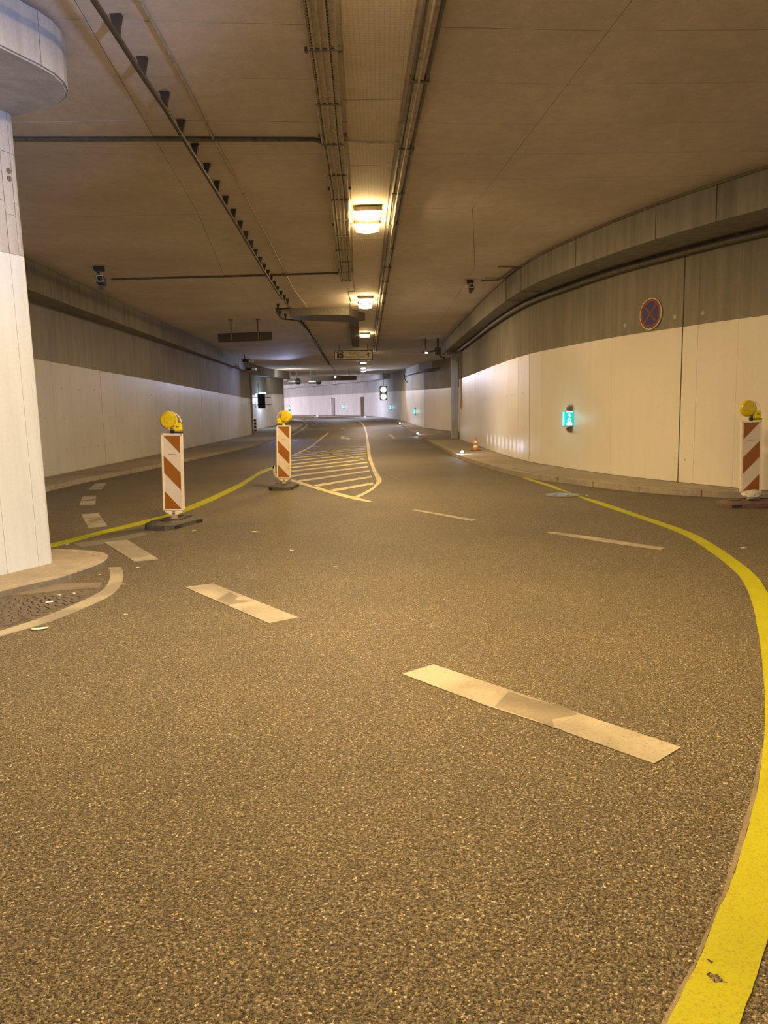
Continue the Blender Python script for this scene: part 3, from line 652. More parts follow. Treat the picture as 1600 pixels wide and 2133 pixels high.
# ------------------------------------------------------------------ ceiling services
# wide tray left of the lamps
ZT = CEIL-.10
tl = [Vector(at(x, y, ZT)) for x, y in [(660,0),(678,160),(691,285),(707,400),(722,600)]]
d_ = (tl[0]-tl[2]).normalized(); tl = [tl[0]+d_*14] + tl
tlp = Path(tl)
tray = empty('cable_tray', (tl[1].x, tl[1].y, CEIL)); tag(tray, 'wide ribbed metal cable tray on the ceiling left of the lamps', 'cable tray')
def rel(mb, o): mb.v = [(x-o.location.x, y-o.location.y, z-o.location.z) for x, y, z in mb.v]; return mb
cuts = [0.0]; 
while cuts[-1] < tlp.L: cuts.append(cuts[-1]+1.05)
def tray_sec(P, a, b_, w_, h, zt, root, m, slots):
    ss = [a+.006, b_-.006]
    mb = slab(P, ss[0], ss[1], zt, zt+.018, -w_/2, w_/2)
    for s in (-1, -.45, .1, .6, 1): slab(P, ss[0], ss[1], zt-.012, zt+.004, s*(w_/2-.008)-.008, s*(w_/2-.008)+.008, mb)
    for s in (-1, 1): slab(P, ss[0], ss[1], zt, zt+h, s*w_/2-.004, s*w_/2+.004, mb)
    o = rel(mb, root).build('tray_section', m, root)
    c = slab(P, b_-.012, b_+.012, zt-.014, zt+.02, -w_/2-.006, w_/2+.006); rel(c, root).build('tray_coupling', M['galv_dark'], root)
    if slots:
        mb = MB(); t = a+.05
        while t < b_-.05:
            p = P.at(t); n = P.nrm(t)
            for s in (-.28, .35): 
                q = p+n*s*w_; mb.box((q.x, q.y, zt-.001), (.010, .022, .004))
            t += .045
        rel(mb, root).build('slots', M['dark'], o, kind='stuff')
for a, b_ in zip(cuts, cuts[1:]):
    if b_ > tlp.L: break
    tray_sec(tlp, a, b_, .225, .08, ZT, tray, M['galv'], tlp.at(b_).y > 4)
t2 = Path([Vector(at(737,668,ZT)), Vector(at(741,722,ZT))])
tray2 = empty('cable_tray', (t2.p[0].x, t2.p[0].y, CEIL)); tag(tray2, 'shorter dark cable tray section beyond the ceiling duct', 'cable tray')
t = 0
while t < t2.L-.5: tray_sec(t2, t, min(t+2, t2.L), .30, .08, ZT, tray2, M['galv_dark'], False); t += 2
for q in range(8):
    t = 13.0+q*1.9
    if t < tlp.L:
        p = tlp.at(t); rel(MB().box((p.x, p.y, CEIL-.02), (.30, .04, .03)), tray).build('tray_hanger', M['galv_dark'], tray)
# narrow trunking right of the lamps
ZR = CEIL-.07
tr = [Vector(at(x, y, ZR)) for x, y in [(908,0),(850,290),(830,400),(800,600),(781,735)]]
d_ = (tr[0]-tr[1]).normalized(); tr = [tr[0]+d_*14]+tr; trp = Path(tr)
trunk = empty('cable_trunking', (tr[1].x, tr[1].y, CEIL)); tag(trunk, 'narrow metal trunking with conduits on the ceiling right of the lamps', 'cable tray')
t = 0
while t < trp.L-.1:
    e = min(t+1.7, trp.L)
    mb = slab(trp, t+.005, e-.005, ZR, ZR+.06, -.035, .045)
    rel(mb, trunk).build('trunking_section', M['galv'], trunk)
    rel(slab(trp, e-.02, e+.02, ZR-.012, ZR+.05, -.085, .085), trunk).build('clamp', M['galv_dark'], trunk); t = e
for (o_, r_, m) in ((-.062, .016, 'galv_dark'), (.07, .018, 'galv_dark'), (.006, .012, 'galv')):
    pts = [(p.x+trp.nrm(s).x*o_, p.y+trp.nrm(s).y*o_, (ZR+.01 if o_ != .006 else ZR-.008)+lift(p.y)) for s, p in ((s, trp.at(s)) for s in [trp.L*k/24 for k in range(25)])]
    rel(MB().tube(pts, r_, 8), trunk).build('conduit', M[m], trunk, True)
# fine mesh panels between the trays
msh = []
for k in range(0, 22):
    y0 = -2+k*1.9; y1 = y0+1.88
    if y1 > 36: break
    def sx(P, Y):
        return min((P.at(q*.2) for q in range(int(P.L/.2)+1)), key=lambda v: abs(v.y-Y)).x
    xa, xb = sx(tlp, y0)+.16, sx(trp, y0)-.12; xc, xd = sx(tlp, y1)+.16, sx(trp, y1)-.12
    if y1 > 19: xa = xc = sx(trp, y0)-.85
    MB().prism([(xa, y0), (xb, y0), (xd, y1), (xc, y1)], CEIL-.012, CEIL+.002, lambda x, y: lift(y)).build('mesh_panel', M['mesh'], ceiling)
# ceiling duct that blocks the tray
dl = at(606,641,CEIL); dr = at(745,640,CEIL)
duct = MB().prism([(dl[0]-.05, dl[1]), (dr[0]-.25, dr[1]-.1), (dr[0]+.18, dr[1]+1.3), (dr[0]-.2, dr[1]+1.75), (dl[0]-.05, dl[1]+1.0)], CEIL-.22, CEIL).build('ceiling_duct', M['galv_dark'], None, bevel=.01)
tag(duct, 'flat grey-brown duct crossing the ceiling just behind the second pair of lamps', 'duct')
# hung black cable with flared hangers
ZC = CEIL-.15
cpx = [(195,0),(245,77),(297,158),(345,228),(381,287),(411,335),(439,380),(494,470),(540,548),(580,612),(603,640)]
cps = [Vector(at(x, y, ZC)) for x, y in cpx]; d_ = (cps[0]-cps[2]).normalized(); cps = [cps[0]+d_*12]+cps
pth = Path(cps)
cab = empty('hung_cable', (cps[1].x, cps[1].y, CEIL)); tag(cab, 'black cable line hung below the ceiling on a row of flared hangers', 'cable')
pts = []; n = 120
for k in range(n+1):
    p = pth.at(pth.L*k/n); pts.append((p.x, p.y, ZC))
e = Vector((pts[-1][0], pts[-1][1], ZC))
jog = [at(607,641,ZC), at(580,644,ZC), at(575,650,ZC), at(587,664,ZC), at(622,668,ZC), at(640,690,ZC), at(700,775,ZC)]
jg = [Vector((p[0], p[1], ZC+lift(p[1]))) for p in jog]
rel(MB().tube(pts+jg, .022, 8), cab).build('cable', M['cable'], cab, True)
def hanger(p, s, g=0.0):
    h = CEIL+g-ZC-g
    mb = MB()
    prof = [(-.012, ZC+g-.01), (.012, ZC+g-.01), (.02, ZC+g+.05), (.042, CEIL+g), (-.042, CEIL+g), (-.02, ZC+g+.05)]
    n = len(prof); vs = [(p.x+x, p.y-.025, z) for x, z in prof]+[(p.x+x, p.y+.025, z) for x, z in prof]
    mb.add(vs, [tuple(range(n)), tuple(reversed(range(n, 2*n)))]+[(i, n+i, n+(i+1) % n, (i+1) % n) for i in range(n)])
    rel(mb, cab).build('hanger', M['cable'], cab)
H0 = Vector(at(245,77,ZC)); H1 = Vector(at(345,228,ZC)); stp = (H1-H0).length/2
sH = min((k*.02 for k in range(int(pth.L/.02))), key=lambda q: (pth.at(q)-H0).length)
t = sH-stp*8
while t < pth.L:
    hanger(pth.at(t), 1); t += stp
jp = Path([Vector((p.x, p.y)) for p in jg]); t = .5
while t < min(jp.L, 26): hanger(jp.at(t), 1, lift(jp.at(t).y)); t += stp*1.1
# thin pale conduit on the ceiling
cpx = [(290,0),(352,112),(440,281),(508,403),(560,500),(610,600),(640,640)]
q = [Vector(at(x, y, CEIL-.015)) for x, y in cpx]; d_ = (q[0]-q[2]).normalized(); q = [q[0]+d_*12]+q
o = MB().tube([(p.x, p.y, CEIL-.014) for p in q], .012, 6).build('ceiling_conduit', M['galv'], None, True); tag(o, 'thin pale conduit on the ceiling between the black cable and the wide tray', 'conduit')
for p in q[1:6]: MB().box((p.x, p.y, CEIL-.012), (.04, .02, .024)).build('clip', M['galv'], o)
# conduits across
def cross(px, r_, lab, m='galv_dark', z=None):
    pts = [at(x, y, CEIL-.02) for x, y in px]
    o = MB().tube([(p[0], p[1], CEIL-.02) for p in pts], r_, 6).build('ceiling_conduit', M[m], None, True); tag(o, lab, 'conduit'); return o
cross([(20,290),(340,290),(655,291),(676,297)], .022, 'nearest dark conduit crossing the ceiling from the pier to the wide tray')
cross([(704,294),(770,297),(838,298)], .014, 'short thin conduit crossing the ceiling between tray and trunking', 'galv')
cross([(232,582),(500,575),(705,569)], .02, 'dark conduit crossing the ceiling from the left camera to the wide tray')
o = cross([(1002,585),(1040,583),(1070,560),(1086,557)], .018, 'dark conduit from the right camera to the beam on the right')
# conduit wrapped over the beam
for (x, y, lb2) in ((1087,556,'nearer dark conduit bent round the right-hand beam'), (1057,590,'farther dark conduit bent round the right-hand beam')):
    s = rbm.hit(x, y); p = rbm.at(s); n = rbm.nrm(s); 
    P3 = [(p.x+n.x*.5, p.y+n.y*.5, CEIL-.018), (p.x+n.x*.03, p.y+n.y*.03, CEIL-.03), (p.x+n.x*.03, p.y+n.y*.03, SOF-.02), (p.x-n.x*.4, p.y-n.y*.4, SOF-.02)]
    o = MB().tube(P3, .012, 6).build('beam_conduit', M['galv_dark'], None, True); tag(o, lb2, 'conduit')

# ------------------------------------------------------------------ lamps
def lamp(px, py, lab, near=True, Y=None, X=None, watt=LAMP_W, group='lamps along the ceiling centre'):
    if near and py > 600: watt = 52
    if Y is None: X, Y = at(px, py, CEIL-.18)
    g = lift(Y); r = empty('ceiling_lamp', (X, Y, CEIL+g)); tag(r, lab, 'lamp', group)
    sc = 1.0
    MB().box((0, 0, -.06), (.38, .30, .06)).build('housing', M['galv_dark'], r, bevel=.01)
    prof = [(-.175, -.09), (.175, -.09), (.17, -.145), (0, -.17), (-.17, -.145)]
    n = len(prof); vs = [(x, -.125, z) for x, z in prof]+[(x, .125, z) for x, z in prof]
    MB().add(vs, [tuple(range(n)), tuple(reversed(range(n, 2*n)))]+[(i, n+i, n+(i+1) % n, (i+1) % n) for i in range(n)]).build('lens', M['lamp'] if near else M['lamp_far'], r)
    for s in (-1, 1): MB().box((s*.19, 0, -.015), (.04, .2, .03)).build('bracket', M['galv'], r)
    a = area('lamp_light', (0, 0, -.19), (0, 0, -3), .34, .34, watt if near else watt*1.6, WARM); a.parent = r
    return r
lamp(766,458,'large bright ceiling lamp, front of the nearest visible pair')
lamp(765,484,'large bright ceiling lamp, rear of the nearest visible pair')
lamp(762,632,'front lamp of the second pair, beside the end of the ceiling duct')
lamp(761,643,'rear lamp of the second pair, beside the end of the ceiling duct')
lamp(760,703,'single bright ceiling lamp just above the white parking sign')
lamp(757,740,'ceiling lamp hidden behind the white parking sign', Y=38.2, X=-1.0)
lamp(757,758,'oval-looking lamp directly below the parking sign, uppermost of three', False)
lamp(757,769,'oval-looking lamp below the parking sign, middle of three', False)
lamp(757,775,'oval-looking lamp below the parking sign, lowest of three', False)
lamp(0,0,'front ceiling lamp of the pair above the viewer, out of the picture', X=0.02, Y=3.7, watt=114)
lamp(0,0,'rear ceiling lamp of the pair above the viewer, out of the picture', X=0.0, Y=4.55, watt=114)
lamp(0,0,'front ceiling lamp of the pair behind the viewer, out of the picture', X=0.2, Y=-5.6, watt=175)
lamp(0,0,'rear ceiling lamp of the pair behind the viewer, out of the picture', X=0.2, Y=-4.7, watt=175)

# ------------------------------------------------------------------ beacons
def beacon(px, py, lab, face, mirror, lampside, plate_rz, plate_m, scale=1.0, lean=0.0, back_box=True):
    X, Y = at(px, py); root = empty('warning_beacon', (X, Y, 0), face); root.rotation_euler[1] = lean
    tag(root, lab, 'traffic beacon')
    # base plate
    c_, s_ = math.cos(plate_rz-face), math.sin(plate_rz-face)
    def R2(x, y): return (x*c_-y*s_, x*s_+y*c_)
    oc = [R2(*p) for p in [(-.40, -.12), (-.32, -.20), (.32, -.20), (.40, -.12), (.40, .12), (.32, .20), (-.32, .20), (-.40, .12)]]
    ic = [R2(*p) for p in [(-.33, -.10), (-.27, -.15), (.27, -.15), (.33, -.10), (.33, .10), (.27, .15), (-.27, .15), (-.33, .10)]]
    vs = [(x, y, 0.001) for x, y in oc]+[(x, y, .055) for x, y in oc]+[(x, y, .085) for x, y in ic]
    fs = [tuple(reversed(range(8))), tuple(range(16, 24))]+[(i, (i+1) % 8, 8+(i+1) % 8, 8+i) for i in range(8)]+[(8+i, 8+(i+1) % 8, 16+(i+1) % 8, 16+i) for i in range(8)]
    bp = MB().add(vs, fs).build('base_plate', plate_m, root)
    for (x, y, a, b2_) in ((-.19, -.02, .12, .10), (.19, .05, .14, .05), (.2, -.07, .12, .04), (-.02, .1, .16, .04), (0, -.12, .12, .03)):
        q = R2(x, y); MB().box((q[0], q[1], .087), (a, b2_, .008), plate_rz-face).build('slot', M['black'], bp)
    for x in (-.25, .25):
        q = R2(x, -.2); MB().box((q[0], q[1], .03), (.12, .012, .03), plate_rz-face).build('grip', M['black'], bp)
    MB().box((0, 0, .10), (.06, .06, .08)).build('post_foot', M['galv'], root)
    # panel
    z0, z1 = .19, 1.12; w2_ = .125
    outline = [(-w2_+.012, z1), (-w2_, z1-.012), (-w2_, z0), (-w2_+.02, z0-.025), (0, z0-.078), (w2_-.02, z0-.025), (w2_, z0), (w2_, z1-.012), (w2_-.012, z1)]
    n = len(outline); vs = [(x, -.022, z) for x, z in outline]+[(x, .022, z) for x, z in outline]
    MB().add(vs, [tuple(range(n)), tuple(reversed(range(n, 2*n)))]+[(i, n+i, n+(i+1) % n, (i+1) % n) for i in range(n)]).build('panel', M['plastic'], root)
    fr = MB()
    for s in (-1, 1): fr.box((s*(w2_-.011), -.026, (z0+z1)/2), (.022, .016, z1-z0))
    fr.box((0, -.026, z1-.012), (.25, .016, .024)); fr.box((0, -.026, z0+.006), (.25, .016, .014)); fr.build('panel_rim', M['plastic'], root)
    fz0, fz1 = z0+.014, z1-.024; fw2 = w2_-.022; H = fz1-fz0
    MB().box((0, -.024, (fz0+fz1)/2), (2*fw2, .006, H)).build('white_sheeting', M['reflw'], root)
    k = -1 if mirror else 1
    def st(pts):
        vs = [(k*x, -.0285, z) for x, z in pts]+[(k*x, -.026, z) for x, z in pts]; n = len(pts)
        MB().add(vs, [tuple(range(n)), tuple(reversed(range(n, 2*n)))]+[(i, n+i, n+(i+1) % n, (i+1) % n) for i in range(n)]).build('red_stripe', M['reflr'], root)
    u = 2*fw2
    st([(-fw2, fz1), (fw2, fz1), (fw2, fz1-H*.245)])
    st([(-fw2, fz1-H*.27), (fw2, fz1-H*.505), (fw2, fz1-H*.745), (-fw2, fz1-H*.505)])
    st([(-fw2, fz1-H*.755), (fw2, fz0), (-fw2, fz0)])
    tx = MB()
    for q in range(9): tx.box((-.045+q*.011, -.0285, fz1-H*.255), (.007, .002, .006 if q % 3 else .009))
    tx.build('small_print', M['ink'], root)
    tx = MB()
    for q in (0, 1):
        for w_ in range(3): tx.box((-.012+w_*.011, -.023, z0-.022-q*.022), (.009, .003, .011))
    tx.build('moulded_mark', M['ink'], root)
    # lamp
    ls = lampside
    MB().box((0, 0, 1.155), (.042, .04, .075)).build('lamp_post', M['boxy'] if ls > 0 and not mirror else M['black'], root, bevel=.004)
    Mx = Matrix.Rotation(math.radians(90), 3, 'X')
    lx_ = ls*.038
    MB().lathe([(.02, -.045), (.085, -.038), (.098, -.02), (.102, 0), (.098, .02), (.085, .038), (.02, .045)], 28, Mx, (lx_, 0, 1.275)).build('lamp_lens', M['lensy'], root, True)
    MB().lathe([(.103, -.012), (.108, 0), (.103, .012), (.095, .0)], 28, Mx, (lx_, 0, 1.275)).build('lamp_ring', M['boxy'], root, True)
    vs = [(lx_-.06, -.02, 1.21), (lx_+.06, -.02, 1.21), (.022, -.02, 1.16), (-.022, -.02, 1.16)]; vs += [(a, .02, c) for a, b, c in vs]
    MB().add(vs, [(0, 1, 2, 3), (7, 6, 5, 4), (0, 4, 5, 1), (1, 5, 6, 2), (2, 6, 7, 3), (3, 7, 4, 0)]).build('lamp_neck', M['boxy'], root)
    bx = -ls*.075
    MB().box((bx, 0, 1.195), (.088, .075, .10)).build('battery_box', M['boxy'], root, bevel=.012)
    MB().box((bx, 0, 1.136), (.098, .08, .018)).build('battery_base', M['black'], root)
    MB().box((bx, -.039, 1.20), (.035, .003, .008)).build('battery_label', M['ink'], root)
    hp = []
    for q in range(9):
        a = math.radians(100-q*95/8); hp.append((-ls*(-.02+.135*math.cos(a)), 0, 1.245+.13*math.sin(a)))
    MB().tube(hp, .006, 6).build('handle', M['plastic'], root, True)
    return root
b1 = beacon(364,1094,'red and white warning beacon nearest the pier, lamp left of centre', math.radians(-3), False, -1, math.radians(73), M['rubber'], lean=.030)
b2r = beacon(592,1017,'red and white warning beacon at the hatched stripes, lamp right of centre', math.radians(2), False, 1, math.radians(84), M['rubber'], lean=.030)
b3 = beacon(1562,1054,'red and white warning beacon at the right edge with clear wrap round its foot', math.radians(-6), True, -1, math.radians(-2), M['rubber_red'], lean=-.03)
# crumpled wrap at its foot
bm = bmesh.new(); bmesh.ops.create_icosphere(bm, subdivisions=3, radius=1)
for v in bm.verts:
    n_ = random.uniform(.84, 1.1); v.co = Vector((v.co.x*.115*n_, v.co.y*.09*n_, v.co.z*.055*n_))
me = bpy.data.meshes.new('plastic_wrap'); bm.to_mesh(me); bm.free(); me.materials.append(M['wrap'])
wr = bpy.data.objects.new('plastic_wrap', me); C.objects.link(wr); wr.scale = (1.15, 1.15, 1.25); wr.location = (b3.location.x, b3.location.y-.05, .155)
tag(wr, 'crumpled clear plastic wrap bunched on the foot of the right-hand beacon', 'plastic wrap')

# ------------------------------------------------------------------ signs and fittings
# no-stopping sign
p, n, s = wallpt(rw, 1358, 654, .03); Fm = wallframe(n); R_ = .255
ns = empty('no_stopping_sign', (p.x, p.y, p.z)); tag(ns, 'round blue no-stopping sign with red ring and cross, high on the right wall', 'road sign')
def disc(r, z0, z1, m, nm, k=36): MB().lathe([(r, z0), (r, z1)], k, Fm).build(nm, m, ns)
disc(R_, -.012, .006, M['signw'], 'sign_edge'); disc(R_*.955, .006, .008, M['red'], 'red_ring'); disc(R_*.74, .008, .010, M['blue'], 'blue_field')
for a in (45, -45):
    Rr = Fm @ Matrix.Rotation(math.radians(a), 3, 'Z'); MB().box(Fm @ Vector((0, 0, .0105)), (R_*1.5, R_*.15, .003), M=Rr).build('cross_bar', M['red'], ns)
MB().box(Fm @ Vector((0, 0, -.02)), (.06, .4, .02), M=Fm).build('mount', M['galv'], ns)
# exit signs
def exit_sign(path, px, py, lab, h=.55, group='lit green exit signs on the walls'):
    p, n, s = wallpt(path, px, py, .006); Fm = wallframe(n); r = empty('exit_sign', tuple(p)); tag(r, lab, 'exit sign', group)
    k = h/.55
    def bx(c, d, m, nm, par=r, bev=0, MM=None): return MB().box(Fm @ (Vector(c)*k), tuple(q*k for q in d), M=MM or Fm).build(nm, m, par, bevel=bev)
    bx((0, 0, .006), (.20, .55, .012), M['steel'], 'back_plate')
    bx((0, .20, .03), (.18, .07, .05), M['galv_dark'], 'top_bracket'); bx((0, -.21, .03), (.18, .06, .05), M['galv_dark'], 'bottom_bracket')
    # wedge-shaped lantern
    w_, d_, hh = .13, .16, .15
    pr = [(-w_, .01), (w_, .01), (w_*.55, d_), (-w_*.55, d_)]
    vs = [Fm @ (Vector((x, -hh, z))*k) for x, z in pr]+[Fm @ (Vector((x, hh, z))*k) for x, z in pr]
    ln = MB().add(vs, [(0, 1, 2, 3), (7, 6, 5, 4), (0, 4, 5, 1), (1, 5, 6, 2), (2, 6, 7, 3), (3, 7, 4, 0)]).build('lantern', M['cyan'], r)
    bx((0, .145, .08), (.17, .014, .16), M['steel'], 'lantern_cap'); bx((0, -.15, .08), (.17, .02, .16), M['steel'], 'lantern_base')
    # pictogram (seen side and front)
    for sx in (-1, 1):
        q = Vector((sx*w_*.775, 0, d_*.5+.005)); along = Vector((-sx*w_*.45, 0, d_-.01)).normalized(); nn = Vector((d_-.01, 0, w_*.45*sx)).normalized()*1.0
        if nn.x*sx < 0: nn = -nn
        L3 = Fm @ Matrix((along, Vector((0, 1, 0)), nn)).transposed()
        def pb(u, v, a, b3_, rot=0):
            c = q+along*u+Vector((0, v, 0))+nn*.002; MB().box(Fm @ (c*k), (a*k, b3_*k, .004*k), M=L3 @ Matrix.Rotation(rot, 3, 'Z')).build('pictogram', M['cyanw'], ln)
        pb(.0, .095, .028, .028); pb(-.005, .045, .022, .075, .2); pb(-.02, -.015, .018, .06, -.5); pb(.02, -.02, .018, .06, .5); pb(0, .06, .07, .014, .5)
        pb(0, -.10, .11, .05); pb(0, -.065, .06, .03); pb(0, .135, .13, .012)
    MB().box(Fm @ (Vector((0, 0, d_+.002))*k), (.035*k, .27*k, .004*k), M=Fm).build('light_strip', M['cyanw'], ln)
    pl = point('exit_light', tuple(Fm @ Vector((0, 0, .30))), 1.0 if h < .6 else 2, (0.25, 0.95, 1.0), .08); pl.parent = r
    return r
exit_sign(rw, 1190, 872, 'lit green exit sign on the right wall, nearest and largest')
exit_sign(fwp, 866, 857, 'small lit green exit sign on the far right wall, closest to the slim pillar', .62)
exit_sign(fwp, 815, 848, 'small lit green exit sign on the far wall below the round signal lights', .65)
exit_sign(fwp, 717, 847, 'small lit green exit sign on the far wall between the two doors', .7)
exit_sign(fwp, 604, 850, 'small lit green exit sign at the far left end of the far wall', .8)
# signal lights
sgp = onY(799, 819, 66.0); sgl = empty('signal_light', tuple(sgp)); tag(sgl, 'pair of round lit green-white signal lamps, one above the other, before the far wall', 'traffic light')
MB().box((0, .15, 0), (.66, .16, 1.25)).build('housing', M['conc'], sgl, bevel=.03)
MB().box((0, .3, 1.3), (.06, .06, 1.9)).build('mount_pole', M['galv_dark'], sgl)
Mx = Matrix.Rotation(math.radians(90), 3, 'X')
for zz in (.30, -.30):
    MB().lathe([(.29, 0), (.30, .05), (.26, .05)], 28, Mx, (0, .05, zz)).build('rim', M['steel'], sgl)
    MB().lathe([(.26, 0), (.25, .05), (.1, .07)], 28, Mx, (0, .04, zz)).build('lens', M['signal'], sgl, True)
    MB().box((0, -.045, zz-.02), (.07, .01, .22)).box((0, -.045, zz+.08), (.17, .01, .07), M=Matrix.Rotation(0, 3, 'Y')).build('arrow', M['cyanw'], sgl)
# parking sign
c_ = onY(736.5, 739.5, 33.5); pk = empty('parking_sign', tuple(c_)); tag(pk, 'hanging white sign with blue parking symbol, lettering and upward arrow', 'sign')
SWd = 77/F*33.8; SH = 17.5/F*33.8
MB().box((0, .03, 0), (SWd+.05, .06, SH+.05)).build('frame', M['galv_dark'], pk)
MB().box((0, -.003, 0), (SWd-.05, .01, SH-.05)).build('sign_face', M['signw'], pk)
def flat(nm, pts, m, par=pk, y=-.012):
    n = len(pts); vs = [(x, y, z) for x, z in pts]+[(x, y+.004, z) for x, z in pts]
    MB().add(vs, [tuple(range(n)), tuple(reversed(range(n, 2*n)))]+[(i, n+i, n+(i+1) % n, (i+1) % n) for i in range(n)]).build(nm, m, par)
flat('symbol_field', [(-.73, -.125), (-.45, -.125), (-.45, .055), (-.59, .10), (-.73, .055)], M['pblue'])
flat('symbol_roof', [(-.75, .09), (-.59, .145), (-.43, .09), (-.43, .125), (-.47, .15), (-.71, .15), (-.75, .125)], M['pblue'])
flat('arrow', [(.645, -.10), (.675, -.10), (.675, .045), (.73, -.01), (.745, .01), (.66, .10), (.575, .01), (.59, -.01), (.645, .045)], M['ink'])
def text(nm, s_, size, x, z, m, par, y=-.014, align='CENTER'):
    cu = bpy.data.curves.new(nm, 'FONT'); cu.body = s_; cu.size = size; cu.align_x = align; cu.extrude = .002; cu.resolution_u = 3
    o = bpy.data.objects.new(nm, cu); C.objects.link(o); dg = bpy.context.evaluated_depsgraph_get(); me = bpy.data.meshes.new_from_object(o.evaluated_get(dg)); bpy.data.objects.remove(o)
    o = bpy.data.objects.new(nm, me); C.objects.link(o); me.materials.clear(); me.materials.append(m); o.parent = par; o.location = (x, y, z); o.rotation_euler = (math.pi/2, 0, 0); return o
text('letter', 'P', .19, -.59, -.105, M['signw'], pk, -.018)
text('lettering', 'Einfahrt', .145, .05, .03, M['ink'], pk)
text('lettering', 'Shopping-Center', .135, .06, -.115, M['ink'], pk)
for x in (-.62, .62): MB().tube([(x, .04, SH/2), (x, .04, CEIL-c_.z)], .014, 6).build('hanger_rod', M['galv_dark'], pk)
# dark hanging board
c_ = onY(510.5, 702, 24.0); hb = empty('hanging_board', tuple(c_)); tag(hb, 'dark brown sign board seen from behind, hung from two rods over the left lane', 'sign')
W2 = 109/F*24.1; H2 = 17.5/F*24.1
MB().box((0, 0, 0), (W2, .05, H2)).build('board', M['board'], hb, bevel=.004).rotation_euler = (0, -.02, 0)
for x in (-.42, .42):
    MB().tube([(x, -.03, -H2*.35), (x, -.03, CEIL-c_.z)], .017, 6).build('hanger_rod', M['galv_dark'], hb)
    MB().box((x, -.03, CEIL-c_.z-.01), (.14, .1, .02)).build('ceiling_plate', M['galv_dark'], hb)
# far dark boards + jet fans
c_ = onY(694, 788, 57.0); fb_ = empty('hanging_board', tuple(c_)); tag(fb_, 'long dark board under the ceiling at the bend, right of the two cylinders', 'sign')
for (x, w_) in ((-.68, 1.95), (1.03, 1.45)): MB().box((x-.0, 0, 0), (w_, .12, .34)).build('board', M['board'], fb_, bevel=.01)
MB().box((.17, -.02, .1), (.1, .1, .14)).build('marker_lamp', M['lamp_far'], fb_); MB().box((.17, 0, -.2), (.04, .04, .4)).build('rod', M['galv'], fb_)
for x in (-1.2, 1.2): MB().tube([(x, 0, .15), (x, 0, CEIL+lift(57)-c_.z)], .03, 6).build('hanger_rod', M['galv_dark'], fb_)
for i, (px, lab) in enumerate(((613,'ceiling-hung metal fan cylinder at the bend, left one'), (656,'ceiling-hung metal fan cylinder at the bend, right one'))):
    c_ = onY(px, 794.5, 58.5); f_ = empty('jet_fan', tuple(c_)); tag(f_, lab, 'fan', 'fan cylinders under the ceiling at the bend')
    My = Matrix.Rotation(math.radians(90), 3, 'Y')
    MB().lathe([(.17, -.5), (.19, -.45), (.19, .1), (.17, .12)], 20, My).build('casing', M['steel'], f_, True)
    MB().lathe([(.17, .12), (.24, .2), (.22, .45), (.1, .5)], 20, My).build('silencer', M['black'], f_, True)
    for x in (-.3, .2): MB().box((x, 0, (CEIL+lift(58.5)-c_.z)/2+.05), (.05, .08, CEIL+lift(58.5)-c_.z-.1)).build('hanger', M['galv_dark'], f_)
spot('fan_fill_spot', (-6.6, 53.0, 3.4), (-6.2, 58.5, 4.1), 420, (1, .92, .75), 80)  # unseen spot added so the fan cylinders look brightly lit
# CCTV cameras
def cctv(px, py, Y, rz, lab, s=1.0):
    c_ = onY(px, py, Y); top = CEIL+lift(Y)-c_.z; r = empty('surveillance_camera', tuple(c_), rz); tag(r, lab, 'camera', 'cameras under the ceiling')
    MB().box((-.03*s, .03, top-.04), (.20*s, .16*s, .08)).build('ceiling_mount', M['black'], r, bevel=.01)
    MB().tube([(-.05*s, .03, top-.05), (-.06*s, .05, .0), (0, .05, -.08*s)], .028*s, 8).build('bracket', M['galv_dark'], r, True)
    MB().box((0, 0, -.02), (.15*s, .34*s, .15*s)).build('body', M['black'], r, bevel=.015)
    fr = MB()
    for q in (-1, 1): fr.box((.0+q*.055*s, -.175*s, .0), (.016*s, .01, .12*s)).box((0, -.175*s, q*.055*s), (.12*s, .01, .016*s))
    fr.build('front_frame', M['signw'], r)
    MB().lathe([(.03*s, 0), (.032*s, .02), (.01, .022)], 14, Mx, (0, -.165*s, -.0)).build('lens', M['ink'], r, True)
    MB().box((-.02*s, .03, -.14*s), (.10*s, .12*s, .09*s)).build('motor_box', M['galv_dark'], r, bevel=.02)
    return r
cctv(211, 583, 15.2, math.radians(12), 'dark surveillance camera under the ceiling on the left, above the left wall')
cctv(982, 597, 17.6, math.radians(-4), 'dark surveillance camera under the ceiling near the right-hand beam', .8)
# small lamps on the left beam and right beam end
def small_lamp(px, py, Y, lab, lit, m='led'):
    c_ = onY(px, py, Y); r = empty('small_floodlight', tuple(c_)); tag(r, lab, 'floodlight')
    MB().box((0, 0, 0), (.22, .10, .12)).build('head', M['signw'] if not lit else M[m], r, bevel=.01)
    MB().box((-.25, .05, .03), (.34, .14, .13)).build('driver_box', M['black'], r, bevel=.01)
    MB().tube([(-.3, .1, .05), (-.35, .15, min(.35, CEIL-.01-c_.z) if not lit else (CEIL-c_.z)/.42)], .03, 6).build('bracket', M['galv_dark'], r); return r
small_lamp(523, 752, 37, 'small pale lamp on a bracket at the ceiling edge, left far', False)
small_lamp(529, 769, 40, 'small pale lamp low on the left beam below the other bracket lamp', False)
r = small_lamp(888, 735, 31.4, 'small lit lamp on a bracket at the end of the right beam', True); r.scale = (.42, .42, .42)
